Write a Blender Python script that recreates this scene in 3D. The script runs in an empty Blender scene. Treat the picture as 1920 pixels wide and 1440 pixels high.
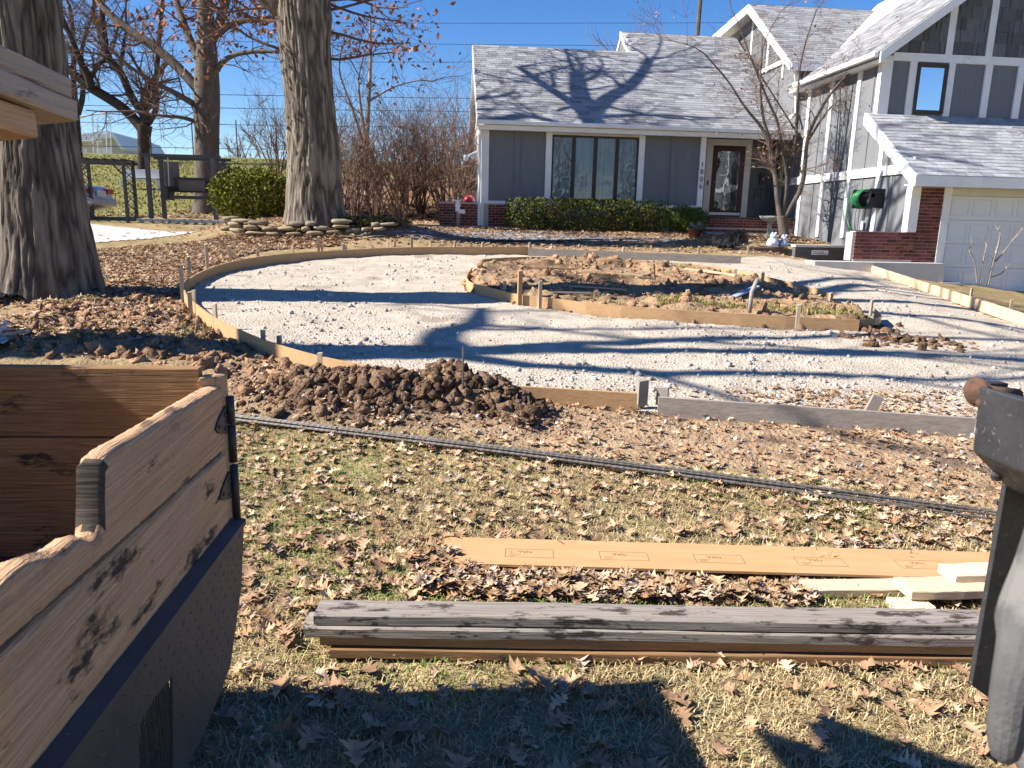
import bpy, bmesh, math, random
import numpy as np
from mathutils import Vector, Matrix
rad = math.radians
sc = bpy.context.scene
# ---------------------------------------------------------------- camera
YAW, PITCH, ROLL = rad(5.55), rad(12.2), rad(1.3)
FPX = 1400.0
EYE = np.array([0, 0, 1.6])
_f = np.array([math.sin(YAW)*math.cos(PITCH), math.cos(YAW)*math.cos(PITCH), -math.sin(PITCH)])
_r = np.array([math.cos(YAW), -math.sin(YAW), 0]); _d = np.cross(_f, _r)
RC = np.array([[math.cos(ROLL), -math.sin(ROLL), 0], [math.sin(ROLL), math.cos(ROLL), 0], [0, 0, 1]]) @ np.array([_r, _d, _f])
cam = bpy.data.cameras.new('camera'); camo = bpy.data.objects.new('camera', cam); sc.collection.objects.link(camo)
cam.sensor_width = 36; cam.lens = FPX/1920*36; cam.clip_start = .05; cam.clip_end = 2000
M = Matrix.Identity(4)
for i in range(3):
    M[i][0] = RC[0][i]; M[i][1] = -RC[1][i]; M[i][2] = -RC[2][i]; M[i][3] = EYE[i]
camo.matrix_world = M; sc.camera = camo
cam.dof.use_dof = True; cam.dof.focus_distance = 4.2; cam.dof.aperture_fstop = 9.0
# ---------------------------------------------------------------- light
SUN_EL, SUN_AZ = 37.0, -91.0
w = bpy.data.worlds.new('World'); sc.world = w; w.use_nodes = True
nt = w.node_tree; bg = nt.nodes['Background']
sky = nt.nodes.new('ShaderNodeTexSky'); sky.sky_type = 'NISHITA'; sky.sun_disc = False
sky.sun_elevation = rad(SUN_EL); sky.sun_rotation = rad(SUN_AZ)
sky.air_density = 1.0; sky.dust_density = 0.0; sky.ozone_density = 3.5; sky.altitude = 300
hs = nt.nodes.new('ShaderNodeHueSaturation'); hs.inputs['Saturation'].default_value = 1.3; hs.inputs['Hue'].default_value = .512
nt.links.new(sky.outputs[0], hs.inputs['Color']); nt.links.new(hs.outputs[0], bg.inputs[0]); bg.inputs[1].default_value = 0.07
sl = bpy.data.lights.new('sun', 'SUN'); sl.energy = 5.0; sl.angle = rad(.53); sl.color = (1, .935, .84)
so = bpy.data.objects.new('sun', sl); sc.collection.objects.link(so)
SUND = Vector((math.sin(rad(SUN_AZ))*math.cos(rad(SUN_EL)), math.cos(rad(SUN_AZ))*math.cos(rad(SUN_EL)), math.sin(rad(SUN_EL))))
so.rotation_euler = SUND.to_track_quat('Z', 'Y').to_euler()
sc.view_settings.view_transform = 'Standard'; sc.view_settings.look = 'None'
sc.view_settings.exposure = 1.25; sc.view_settings.gamma = 1; sc.view_settings.use_curve_mapping = False
sc.render.engine = 'CYCLES'; sc.cycles.use_denoising = True; sc.cycles.max_bounces = 6
sc.cycles.sample_clamp_indirect = 6
# ---------------------------------------------------------------- helpers
def ray(x, y): return RC.T @ np.array([(x-960)/FPX, (y-720)/FPX, 1])
def onY(x, y, Y): v = ray(x, y); return EYE+v*(Y/v[1])
def onX(x, y, X): v = ray(x, y); return EYE+v*(X/v[0])
def h2(ix, iy, s):
    n = (ix.astype(np.int64)*374761393+iy.astype(np.int64)*668265263+s*974711) & 0xffffffff
    n = ((n ^ (n >> 13))*1274126177) & 0xffffffff
    return ((n ^ (n >> 16)) & 0xffff)/65535.0
def vn(x, y, s=0):
    x = np.asarray(x, float); y = np.asarray(y, float)
    ix = np.floor(x); iy = np.floor(y); fx = x-ix; fy = y-iy
    fx = fx*fx*(3-2*fx); fy = fy*fy*(3-2*fy)
    a = h2(ix, iy, s); b = h2(ix+1, iy, s); c = h2(ix, iy+1, s); d = h2(ix+1, iy+1, s)
    return (a*(1-fx)+b*fx)*(1-fy)+(c*(1-fx)+d*fx)*fy
def fbm(x, y, o=4, s=0):
    t = 0; a = .5
    for i in range(o): t = t+a*vn(np.asarray(x)*2**i, np.asarray(y)*2**i, s+i*17); a *= .5
    return t-.47
def sst(a, b, x): t = np.clip((np.asarray(x, float)-a)/(b-a), 0, 1); return t*t*(3-2*t)
def g0(X, Y):
    X = np.asarray(X, float); Y = np.asarray(Y, float)
    z = .078*np.clip(Y-3, 0, 19.5)
    z = z+sst(2, 4, Y)*0
    hill = np.clip((Y-26)*.15, 0, 3.75)+np.clip(Y-51, 0, 500)*-.002
    z = z+hill*(1-sst(4, 14, X))
    wy = sst(5, 11, Y)*(1-sst(17.2, 18.6, Y)*(1-sst(10.0, 10.6, X)))
    z = z-.115*np.clip(X-7, 0, 6.5)*wy
    # raised planting bed round the big oak
    z = z+.38*np.exp(-(((X+2.6)/2.6)**4+((Y-18.0)/1.4)**4))
    return z
def gp(x, y, dz=0):
    v = ray(x, y); t = 1.5; pt = t
    for i in range(4000):
        P = EYE+v*t
        if P[2] <= float(g0(P[0], P[1]))+dz:
            a, b = pt, t
            for k in range(30):
                m = (a+b)/2; Q = EYE+v*m
                if Q[2] <= float(g0(Q[0], Q[1]))+dz: b = m
                else: a = m
            return EYE+v*b
        pt = t; t *= 1.004
    return EYE+v*60
def inpoly(X, Y, poly):
    X = np.asarray(X); Y = np.asarray(Y); r = np.zeros(X.shape, bool); n = len(poly); j = n-1
    for i in range(n):
        xi, yi = poly[i][:2]; xj, yj = poly[j][:2]
        if yi != yj:
            c = ((yi > Y) != (yj > Y)) & (X < (xj-xi)*(Y-yi)/(yj-yi)+xi); r ^= c
        j = i
    return r
C = sc.collection
class MB:
    def __init__(s): s.v = []; s.f = []; s.c = []; s.m = []
    def add(s, vs, fs, col=None, mi=0):
        o = len(s.v); s.v.extend([tuple(p) for p in vs]); s.f.extend([tuple(i+o for i in f) for f in fs])
        s.m.extend([mi]*len(fs))
        if col is not None: s.c.extend([col]*len(vs))
        return s
    def box(s, x0, x1, y0, y1, z0, z1, col=None, mi=0, T=None):
        vs = [(x0,y0,z0),(x1,y0,z0),(x1,y1,z0),(x0,y1,z0),(x0,y0,z1),(x1,y0,z1),(x1,y1,z1),(x0,y1,z1)]
        if T is not None: vs = [tuple(T @ Vector(v)) for v in vs]
        return s.add(vs, [(0,3,2,1),(4,5,6,7),(0,1,5,4),(1,2,6,5),(2,3,7,6),(3,0,4,7)], col, mi)
    def prism(s, pts, ax, a, b, col=None, mi=0):
        n = len(pts)
        def P(p, t): return {'x': (t, p[0], p[1]), 'y': (p[0], t, p[1]), 'z': (p[0], p[1], t)}[ax]
        vs = [P(p, a) for p in pts]+[P(p, b) for p in pts]
        return s.add(vs, [tuple(range(n))[::-1], tuple(range(n, 2*n))]+[(i, (i+1) % n, n+(i+1) % n, n+i) for i in range(n)], col, mi)
    def tube(s, pts, rs, sides=6, col=None, cap=True, mi=0):
        pts = [Vector(p) for p in pts]; n = len(pts); vs = []; fs = []
        if not hasattr(rs, '__len__'): rs = [rs]*n
        t = (pts[1]-pts[0]).normalized(); u = t.orthogonal().normalized()
        for i, p in enumerate(pts):
            t = (pts[min(i+1, n-1)]-pts[max(i-1, 0)])
            t = t.normalized() if t.length > 1e-9 else Vector((0, 0, 1))
            u = (u-t*u.dot(t)); u = u.normalized() if u.length > 1e-6 else t.orthogonal().normalized(); wv = t.cross(u)
            for k in range(sides):
                a = 2*math.pi*k/sides; vs.append(p+(u*math.cos(a)+wv*math.sin(a))*rs[i])
        for i in range(n-1):
            for k in range(sides):
                k2 = (k+1) % sides; fs.append((i*sides+k, i*sides+k2, (i+1)*sides+k2, (i+1)*sides+k))
        if cap: fs.append(tuple(range(sides))[::-1]); fs.append(tuple((n-1)*sides+k for k in range(sides)))
        return s.add(vs, fs, col, mi)
    def lathe(s, prof, n=20, o=(0,0,0), wob=None, col=None, mi=0):
        vs = []; fs = []
        for (r, z) in prof:
            for k in range(n):
                a = 2*math.pi*k/n; rr = r*(wob(a, z) if wob else 1); vs.append((o[0]+rr*math.cos(a), o[1]+rr*math.sin(a), o[2]+z))
        for i in range(len(prof)-1):
            for k in range(n): fs.append((i*n+k, i*n+(k+1) % n, (i+1)*n+(k+1) % n, (i+1)*n+k))
        fs.append(tuple(range(n))[::-1]); fs.append(tuple((len(prof)-1)*n+k for k in range(n)))
        return s.add(vs, fs, col, mi)
    def mesh(s, name, mats, smooth=False):
        me = bpy.data.meshes.new(name); me.from_pydata(s.v, [], s.f)
        for m in (mats if isinstance(mats, (list, tuple)) else [mats]): me.materials.append(MT[m] if isinstance(m, str) else m)
        if any(s.m): me.polygons.foreach_set('material_index', s.m)
        if s.c and len(s.c) == len(s.v):
            a = me.color_attributes.new('Col', 'FLOAT_COLOR', 'POINT')
            a.data.foreach_set('color', np.c_[np.array(s.c, float)[:, :3], np.ones(len(s.c))].ravel())
        if smooth: me.polygons.foreach_set('use_smooth', [True]*len(me.polygons))
        me.update(); return me
    def build(s, name, mats, parent=None, smooth=False, bevel=0, loc=None):
        o = bpy.data.objects.new(name, s.mesh(name, mats, smooth)); C.objects.link(o)
        if parent: o.parent = parent
        if loc is not None: o.location = loc
        if bevel:
            b = o.modifiers.new('bevel', 'BEVEL'); b.width = bevel; b.segments = 2; b.limit_method = 'ANGLE'
        return o
def npmesh(name, V, Fq, mats, col=None, smooth=False):
    """fast mesh from numpy arrays; Fq (n,k) of equal-sided faces"""
    V = np.asarray(V, np.float32); Fq = np.asarray(Fq, np.int32); me = bpy.data.meshes.new(name)
    me.vertices.add(len(V)); me.vertices.foreach_set('co', V.ravel())
    n, k = Fq.shape; me.loops.add(n*k); me.loops.foreach_set('vertex_index', Fq.ravel())
    me.polygons.add(n); me.polygons.foreach_set('loop_start', np.arange(n, dtype=np.int32)*k)
    try: me.polygons.foreach_set('loop_total', np.full(n, k, np.int32))
    except Exception: pass
    if smooth: me.polygons.foreach_set('use_smooth', np.ones(n, bool))
    for m in (mats if isinstance(mats, (list, tuple)) else [mats]): me.materials.append(MT[m])
    if col is not None:
        a = me.color_attributes.new('Col', 'FLOAT_COLOR', 'POINT')
        a.data.foreach_set('color', np.c_[col, np.ones(len(col))].astype(np.float32).ravel())
    me.update(calc_edges=True); me.validate(); return me
def obj(name, me, parent=None, loc=None, rot=None):
    o = bpy.data.objects.new(name, me); C.objects.link(o)
    if parent: o.parent = parent
    if loc is not None: o.location = loc
    if rot is not None: o.rotation_euler = rot
    return o
def tag(o, label=None, cat=None, group=None, kind=None):
    if label: o['label'] = label
    if cat: o['category'] = cat
    if group: o['group'] = group
    if kind: o['kind'] = kind
    return o
def empty(name, loc, label, cat, group=None, rz=0):
    o = bpy.data.objects.new(name, None); C.objects.link(o); o.location = tuple(loc); o.rotation_euler = (0, 0, rz); o.empty_display_size = .1
    return tag(o, label, cat, group)
def sharp(o, a=32):
    o.data.polygons.foreach_set('use_smooth', [True]*len(o.data.polygons)); o.data.set_sharp_from_angle(angle=rad(a)); return o
def keep(o, parent):
    """parent o built in world coordinates to an empty without moving it"""
    o.parent = parent; o.location = Vector(o.location)-parent.location; return o
# ---------------------------------------------------------------- materials
MT = {}
def mat(name, c1, c2=None, scale=4, rough=.85, bump=0, bscale=60, stretch=(1,1,1), vcol=False, rnd=0, spec=.3, metal=0, detail=6, c3=None, s3=20, t3=.6, bdist=.02):
    m = bpy.data.materials.new(name); m.use_nodes = True; N = m.node_tree.nodes; L = m.node_tree.links
    b = N['Principled BSDF']; b.inputs['Roughness'].default_value = rough; b.inputs['Specular IOR Level'].default_value = spec; b.inputs['Metallic'].default_value = metal
    tc = N.new('ShaderNodeTexCoord'); mp = N.new('ShaderNodeMapping'); mp.inputs['Scale'].default_value = stretch; L.new(tc.outputs['Object'], mp.inputs[0])
    no = N.new('ShaderNodeTexNoise'); no.inputs['Scale'].default_value = scale; no.inputs['Detail'].default_value = detail; no.inputs['Roughness'].default_value = .65
    L.new(mp.outputs[0], no.inputs['Vector'])
    cr = N.new('ShaderNodeValToRGB'); cr.color_ramp.elements[0].position = .32; cr.color_ramp.elements[1].position = .68
    c2 = c2 or tuple(x*.7 for x in c1)
    cr.color_ramp.elements[0].color = (*c2, 1); cr.color_ramp.elements[1].color = (*c1, 1); L.new(no.outputs[0], cr.inputs[0]); out = cr.outputs[0]
    if c3:
        n3 = N.new('ShaderNodeTexNoise'); n3.inputs['Scale'].default_value = s3; n3.inputs['Detail'].default_value = 5; L.new(mp.outputs[0], n3.inputs['Vector'])
        r3 = N.new('ShaderNodeValToRGB'); r3.color_ramp.elements[0].position = t3; r3.color_ramp.elements[1].position = t3+.07; L.new(n3.outputs[0], r3.inputs[0])
        mx = N.new('ShaderNodeMix'); mx.data_type = 'RGBA'; L.new(r3.outputs[0], mx.inputs[0]); L.new(out, mx.inputs[6]); mx.inputs[7].default_value = (*c3, 1); out = mx.outputs[2]
    if vcol:
        a = N.new('ShaderNodeAttribute'); a.attribute_name = 'Col'; mx = N.new('ShaderNodeMix'); mx.data_type = 'RGBA'; mx.blend_type = 'MULTIPLY'; mx.inputs[0].default_value = 1
        L.new(out, mx.inputs[6]); L.new(a.outputs[0], mx.inputs[7]); out = mx.outputs[2]
    if rnd:
        oi = N.new('ShaderNodeObjectInfo'); mr = N.new('ShaderNodeMapRange'); mr.inputs[3].default_value = 1-rnd; mr.inputs[4].default_value = 1+rnd; L.new(oi.outputs['Random'], mr.inputs[0])
        mx = N.new('ShaderNodeMix'); mx.data_type = 'RGBA'; mx.blend_type = 'MULTIPLY'; mx.inputs[0].default_value = 1; L.new(out, mx.inputs[6]); L.new(mr.outputs[0], mx.inputs[7]); out = mx.outputs[2]
    L.new(out, b.inputs['Base Color'])
    if bump:
        nb = N.new('ShaderNodeTexNoise'); nb.inputs['Scale'].default_value = bscale; nb.inputs['Detail'].default_value = 5; L.new(mp.outputs[0], nb.inputs['Vector'])
        bp = N.new('ShaderNodeBump'); bp.inputs['Strength'].default_value = bump; bp.inputs['Distance'].default_value = bdist; L.new(nb.outputs[0], bp.inputs['Height']); L.new(bp.outputs[0], b.inputs['Normal'])
    MT[name] = m; return m
W1 = (1, 1, 1)
mat('earth', W1, (.72,.70,.68), scale=9, vcol=True, bump=.9, bscale=35, rough=.95, spec=.1, bdist=.03)
mat('gravelbed', (.57,.50,.405), (.41,.35,.275), scale=3.0, bump=1, bscale=45, rough=.95, spec=.1, c3=(.34,.28,.22), s3=1.3, t3=.62, bdist=.03)
mat('stone', (1,1,1), (.8,.8,.8), scale=20, vcol=True, rough=.9, bump=.4, bscale=40)
mat('leaf', W1, (.75,.72,.7), scale=25, vcol=True, rough=.85, spec=.08)
mat('oakleaf', (.42,.26,.155), (.27,.16,.09), scale=14, rnd=.45, rough=.7, spec=.3)
mat('grass', W1, (.8,.8,.8), scale=6, vcol=True, rough=.8, spec=.2)
mat('soil', (.17,.11,.07), (.08,.052,.035), scale=7, rough=.95, bump=1, bscale=30, spec=.1, vcol=True, bdist=.04)
mat('siding', (.18,.187,.20), (.145,.15,.163), scale=2.5, rough=.8, bump=.15, bscale=30, stretch=(6,6,.4))
mat('whitepaint', (.80,.80,.79), (.70,.70,.69), scale=3, rough=.55, bump=.05)
mat('creamtrim', (.62,.60,.55), (.55,.53,.48), scale=3, rough=.6)
mat('brick', (.20,.052,.035), (.105,.032,.026), scale=16, rnd=.5, rough=.9, bump=.5, bscale=60)
mat('mortar', (.46,.42,.38), (.36,.32,.29), scale=20, rough=.95, bump=.4)
mat('shingle', W1, (.72,.72,.74), scale=30, vcol=True, rough=.95, bump=.6, bscale=150)
mat('shinglepart', (.40,.40,.42), (.27,.275,.29), scale=9, rnd=.22, rough=.95, bump=.6, bscale=150)
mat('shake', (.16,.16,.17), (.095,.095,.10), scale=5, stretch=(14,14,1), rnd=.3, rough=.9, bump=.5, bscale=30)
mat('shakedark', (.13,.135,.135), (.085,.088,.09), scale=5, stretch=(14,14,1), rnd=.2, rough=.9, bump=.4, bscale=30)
mat('garagedoor', (.72,.73,.74), (.68,.69,.70), scale=1.5, rough=.5)
mat('darkframe', (.07,.05,.042), (.045,.033,.03), scale=8, rough=.55)
mat('maroon', (.06,.013,.014), (.045,.01,.011), scale=6, rough=.4)
mat('blackmetal', (.042,.043,.047), (.024,.024,.027), scale=9, rough=.5, bump=.5, bscale=30, spec=.4, c3=(.095,.085,.08), s3=70, t3=.63, bdist=.008)
mat('steelplate', (.06,.06,.063), (.036,.036,.039), scale=6, rough=.6, bump=.3, bscale=45, spec=.45, c3=(.17,.165,.16), s3=40, t3=.68, bdist=.004)
mat('rust', (.13,.065,.04), (.06,.04,.03), scale=30, rough=.9, bump=.5, bscale=90, bdist=.004)
mat('rebar', (.17,.165,.16), (.11,.085,.065), scale=18, rough=.6, metal=.4, bump=.2)
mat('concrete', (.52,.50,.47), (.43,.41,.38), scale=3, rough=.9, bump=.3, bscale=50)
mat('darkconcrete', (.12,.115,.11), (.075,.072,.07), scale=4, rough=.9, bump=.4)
mat('barkoak', W1, (.55,.52,.5), scale=7, stretch=(1,1,.18), vcol=True, rough=.95, bump=1, bscale=22, bdist=.03, spec=.1)
mat('barkdark', (.075,.058,.048), (.04,.032,.028), scale=9, stretch=(1,1,.3), rough=.95, bump=.6, bscale=25, spec=.1)
mat('barkgrey', (.15,.125,.105), (.085,.07,.06), scale=9, stretch=(1,1,.3), rough=.95, bump=.6, bscale=25, spec=.1)
mat('twig', (.17,.11,.085), (.11,.07,.055), scale=4, rough=.9, spec=.15)
mat('palebark', (.36,.31,.26), (.20,.16,.13), scale=6, rough=.9)
mat('plastic', (.018,.018,.02), (.012,.012,.013), scale=4, rough=.32, bump=.4, bscale=8, spec=.6, bdist=.02)
mat('bluegrey', (.33,.38,.50), (.20,.25,.38), scale=10, rough=.7)
mat('paleblue', (.58,.64,.76), (.45,.52,.66), scale=12, rough=.7)
mat('birdbath', (.40,.42,.38), (.28,.30,.27), scale=8, rough=.9, bump=.3)
mat('hose', (.012,.19,.055), (.01,.14,.04), scale=5, rough=.4, spec=.5)
mat('greenpost', (.16,.20,.035), (.12,.15,.03), scale=5, rough=.6)
mat('carpaint', (.42,.45,.52), (.40,.43,.50), scale=1, rough=.25, spec=.6, metal=.3)
mat('redlens', (.35,.012,.015), (.25,.01,.01), scale=3, rough=.2, spec=.6)
mat('rubber', (.015,.015,.015), (.01,.01,.01), scale=20, rough=.8)
mat('terracotta', (.16,.07,.05), (.10,.05,.04), scale=10, rough=.8)
mat('redball', (.40,.02,.03), (.3,.015,.02), scale=3, rough=.35, spec=.5)
mat('farroof', (.75,.76,.78), (.65,.66,.68), scale=1, rough=.7)
mat('farwall', (.50,.48,.44), (.44,.42,.38), scale=1, rough=.9)
mat('glove', (.105,.103,.105), (.065,.064,.066), scale=14, rough=.95, bump=.6, bscale=220, spec=.15, c3=(.16,.155,.15), s3=9, t3=.56, bdist=.003)
mat('wire', (.03,.03,.03), rough=.7)
mat('galv', (.6,.61,.62), (.5,.51,.52), scale=3, rough=.4, metal=.5)
mat('sandstone', (.34,.27,.18), (.22,.18,.125), scale=6, rough=.95, rnd=.25, bump=.5, bscale=25)
mat('poly', (.30,.32,.36), (.16,.17,.2), scale=6, rough=.3, spec=.6, bump=.6, bscale=12)
def woodmat(name, c1, c2, dark=None, td=.62, sd=6, rough=.8, bump=.35, gs=3.0, ax=0, sp=.2):
    st = [14, 14, 14]; st[ax] = 2.6/gs
    m = mat(name, c1, c2, scale=gs, stretch=tuple(st), rough=rough, bump=bump, bscale=max(9, gs*1.3), rnd=.12, spec=sp, detail=8, bdist=.006)
    if dark:
        N = m.node_tree.nodes; L = m.node_tree.links; b = N['Principled BSDF']; old = b.inputs['Base Color'].links[0].from_socket
        tc = N.new('ShaderNodeTexCoord'); mp = N.new('ShaderNodeMapping'); s2 = [1.4, 1.4, 1.4]; s2[ax] = .45; mp.inputs['Scale'].default_value = s2; L.new(tc.outputs['Object'], mp.inputs[0])
        n = N.new('ShaderNodeTexNoise'); n.inputs['Scale'].default_value = sd; n.inputs['Detail'].default_value = 9; n.inputs['Roughness'].default_value = .72; L.new(mp.outputs[0], n.inputs['Vector'])
        r = N.new('ShaderNodeValToRGB'); r.color_ramp.elements[0].position = td; r.color_ramp.elements[1].position = td+.06; L.new(n.outputs[0], r.inputs[0])
        mx = N.new('ShaderNodeMix'); mx.data_type = 'RGBA'; L.new(r.outputs[0], mx.inputs[0]); L.new(old, mx.inputs[6]); mx.inputs[7].default_value = (*dark, 1); L.new(mx.outputs[2], b.inputs['Base Color'])
    return m
woodmat('endgrain', (.085,.07,.06), (.04,.033,.028), gs=6, bump=.6)
woodmat('formwood', (.48,.305,.16), (.38,.23,.115))
woodmat('formgrey', (.33,.29,.25), (.22,.19,.16))
woodmat('formnew', (.62,.46,.30), (.52,.36,.22))
woodmat('stakewood', (.50,.40,.29), (.38,.29,.20), ax=2)
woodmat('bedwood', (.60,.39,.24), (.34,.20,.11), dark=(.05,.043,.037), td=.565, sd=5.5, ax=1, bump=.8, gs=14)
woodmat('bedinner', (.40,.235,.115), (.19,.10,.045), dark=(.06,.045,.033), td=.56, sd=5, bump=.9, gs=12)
woodmat('greywood', (.40,.34,.29), (.28,.23,.195), dark=(.16,.13,.115), td=.60, sd=7, ax=1, bump=.6, gs=14)
woodmat('stackgrey', (.38,.34,.30), (.20,.17,.145), dark=(.06,.048,.042), td=.54, sd=12, bump=.9, gs=10)
woodmat('stackbrown', (.34,.20,.095), (.20,.115,.055), dark=(.07,.05,.035), td=.64, sd=6)
woodmat('newpine', (.72,.60,.42), (.60,.46,.30))
woodmat('hardboard', (.50,.30,.15), (.43,.25,.115), bump=.05, gs=1.0)
woodmat('timber', (.14,.095,.065), (.08,.055,.04), dark=(.04,.03,.025), bump=.8)
def glass(name, col=(.02,.022,.025), rough=.03):
    m = mat(name, col, tuple(x*.8 for x in col), scale=2, rough=rough, spec=1.0)
    return m
glass('glass'); MT['glass'].node_tree.nodes['Principled BSDF'].inputs['Specular IOR Level'].default_value = 1.0
# thin wavy reflective pane
gm = mat('pane', (.06,.07,.08), (.04,.045,.05), scale=1.5, rough=.03, spec=1.0, bump=.25, bscale=1.6, bdist=.02)
gm.node_tree.nodes['Principled BSDF'].inputs['Coat Weight'].default_value = .8
mat('curtain', (.62,.61,.58), (.30,.30,.29), scale=5, stretch=(3,3,.1), rough=.95)
mat('curtaindark', (.10,.09,.085), (.008,.007,.007), scale=4, stretch=(4,4,.1), rough=.9)
def mixpane(name, fac, tint=(.9,.95,1), rough=.02, bump=.12):
    m = bpy.data.materials.new(name); m.use_nodes = True; N = m.node_tree.nodes; L = m.node_tree.links; N.remove(N['Principled BSDF'])
    t = N.new('ShaderNodeBsdfTransparent'); t.inputs[0].default_value = (.75,.78,.8,1); g = N.new('ShaderNodeBsdfGlossy'); g.inputs['Roughness'].default_value = rough; g.inputs['Color'].default_value = (*tint, 1)
    x = N.new('ShaderNodeMixShader'); x.inputs[0].default_value = fac; L.new(t.outputs[0], x.inputs[1]); L.new(g.outputs[0], x.inputs[2]); L.new(x.outputs[0], N['Material Output'].inputs[0])
    tc = N.new('ShaderNodeTexCoord'); n = N.new('ShaderNodeTexNoise'); n.inputs['Scale'].default_value = 2.2; L.new(tc.outputs['Object'], n.inputs['Vector'])
    b = N.new('ShaderNodeBump'); b.inputs['Strength'].default_value = bump; b.inputs['Distance'].default_value = .05; L.new(n.outputs[0], b.inputs['Height']); L.new(b.outputs[0], g.inputs['Normal'])
    MT[name] = m
mixpane('pane', .06); mixpane('skypane', .85, tint=(.92,.96,1), bump=.0); mixpane('stormglass', .12)
# ================================================================ terrain
rng = np.random.default_rng(7)
# outer form line (top edge seen 0.14 m above the gravel)
ARC = [(990,463),(900,463),(800,463),(720,464.5),(646,468.6),(550,474),(482,481),(427,491.5),(390,503),(360,517),(345,530),(343,543),(349,555),(372,575),(401,596),(440,615),(486,635),(532,650),(601,669),(704,689)]
arcW = [gp(x, y, .13) for x, y in ARC]
nearA = [gp(930,722,.13), gp(1195,738,.13)]; nearB = [gp(1235,745,.13), gp(1830,785,.13)]
farG = [gp(990,466,.12), gp(1390,480,.12)]
rightB = [gp(1625,495,.14), gp(1930,592,.14)]
GR = [p[:2] for p in arcW]+[nearA[0][:2], nearA[1][:2], nearB[0][:2], nearB[1][:2]]
ext = nearB[1][:2]+(nearB[1][:2]-nearB[0][:2])*3; GR += [ext]
ext2 = rightB[1][:2]+(rightB[1][:2]-rightB[0][:2])*1.2; GR += [ext2, rightB[1][:2], rightB[0][:2], gp(1500,486,0)[:2], gp(1390,482,0)[:2]]
ISF = [(884,501),(876,512),(873,520),(880,530),(922,540),(972,553),(1017,557),(1127,571),(1282,582),(1394,588),(1500,595),(1612,600)]
isF = [gp(x, y, .12) for x, y in ISF]
isB = [gp(x, y, .03) for x, y in [(1647,606),(1640,592),(1560,563),(1480,540),(1400,520),(1330,507),(1200,497),(1100,492),(1000,490),(930,493),(900,496)]]
ISL = [p[:2] for p in isF]+[p[:2] for p in isB]
PADP = [gp(390,431)[:2], gp(160,419)[:2], gp(-500,405)[:2], gp(-500,500)[:2], gp(0,482)[:2], gp(165,457)[:2]]
WALK = [gp(640,437)[:2], gp(760,429)[:2], gp(860,433)[:2], gp(1010,438)[:2], gp(1270,448)[:2], gp(1310,456)[:2], gp(1010,452)[:2], gp(800,449)[:2], gp(700,446)[:2]]
PILE = [(gp(640,745,.05), .65, .13), (gp(765,738,.05), .65, .17), (gp(880,740,.05), .46, .21), (gp(590,725,.05), .5, .10), (gp(970,775), .35, .07)]
CLOD = [gp(*q)[:2] for q in [(10,600),(200,545),(325,545),(350,590),(410,630),(500,662),(580,700),(560,730),(470,760),(430,740),(380,690),(20,670)]]
DIRT = [gp(*q)[:2] for q in [(560,690),(930,735),(1195,765),(1830,800),(2300,830),(2300,990),(1880,960),(1600,905),(1300,880),(1000,830),(430,770),(430,720)]]
LEAFY = [gp(*q)[:2] for q in [(170,470),(420,440),(640,440),(640,462),(500,470),(380,500),(335,535),(200,530),(170,500)]]
def soft(poly, X, Y, k=.25):
    """fraction of jittered samples inside polygon: soft mask"""
    X = np.asarray(X, float); Y = np.asarray(Y, float); sh = X.shape; X = X.ravel(); Y = Y.ravel(); R = np.zeros(X.shape)
    pa = np.array([p[:2] for p in poly]); lo = pa.min(0)-2*k; hi = pa.max(0)+2*k; ix = np.where((X > lo[0]) & (X < hi[0]) & (Y > lo[1]) & (Y < hi[1]))[0]
    if len(ix): R[ix] = soft_(poly, X[ix], Y[ix], k)
    return R.reshape(sh)
def soft_(poly, X, Y, k):
    r = 0
    for i, (a, b) in enumerate([(0,0),(1,0),(-1,0),(0,1),(0,-1),(.7,.7),(-.7,-.7),(.7,-.7),(-.7,.7)]):
        r = r+inpoly(X+a*k+.3*k*fbm(X*2, Y*2, 3, 5), Y+b*k+.3*k*fbm(X*2, Y*2, 3, 9), poly)
    return r/9.0
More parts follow.
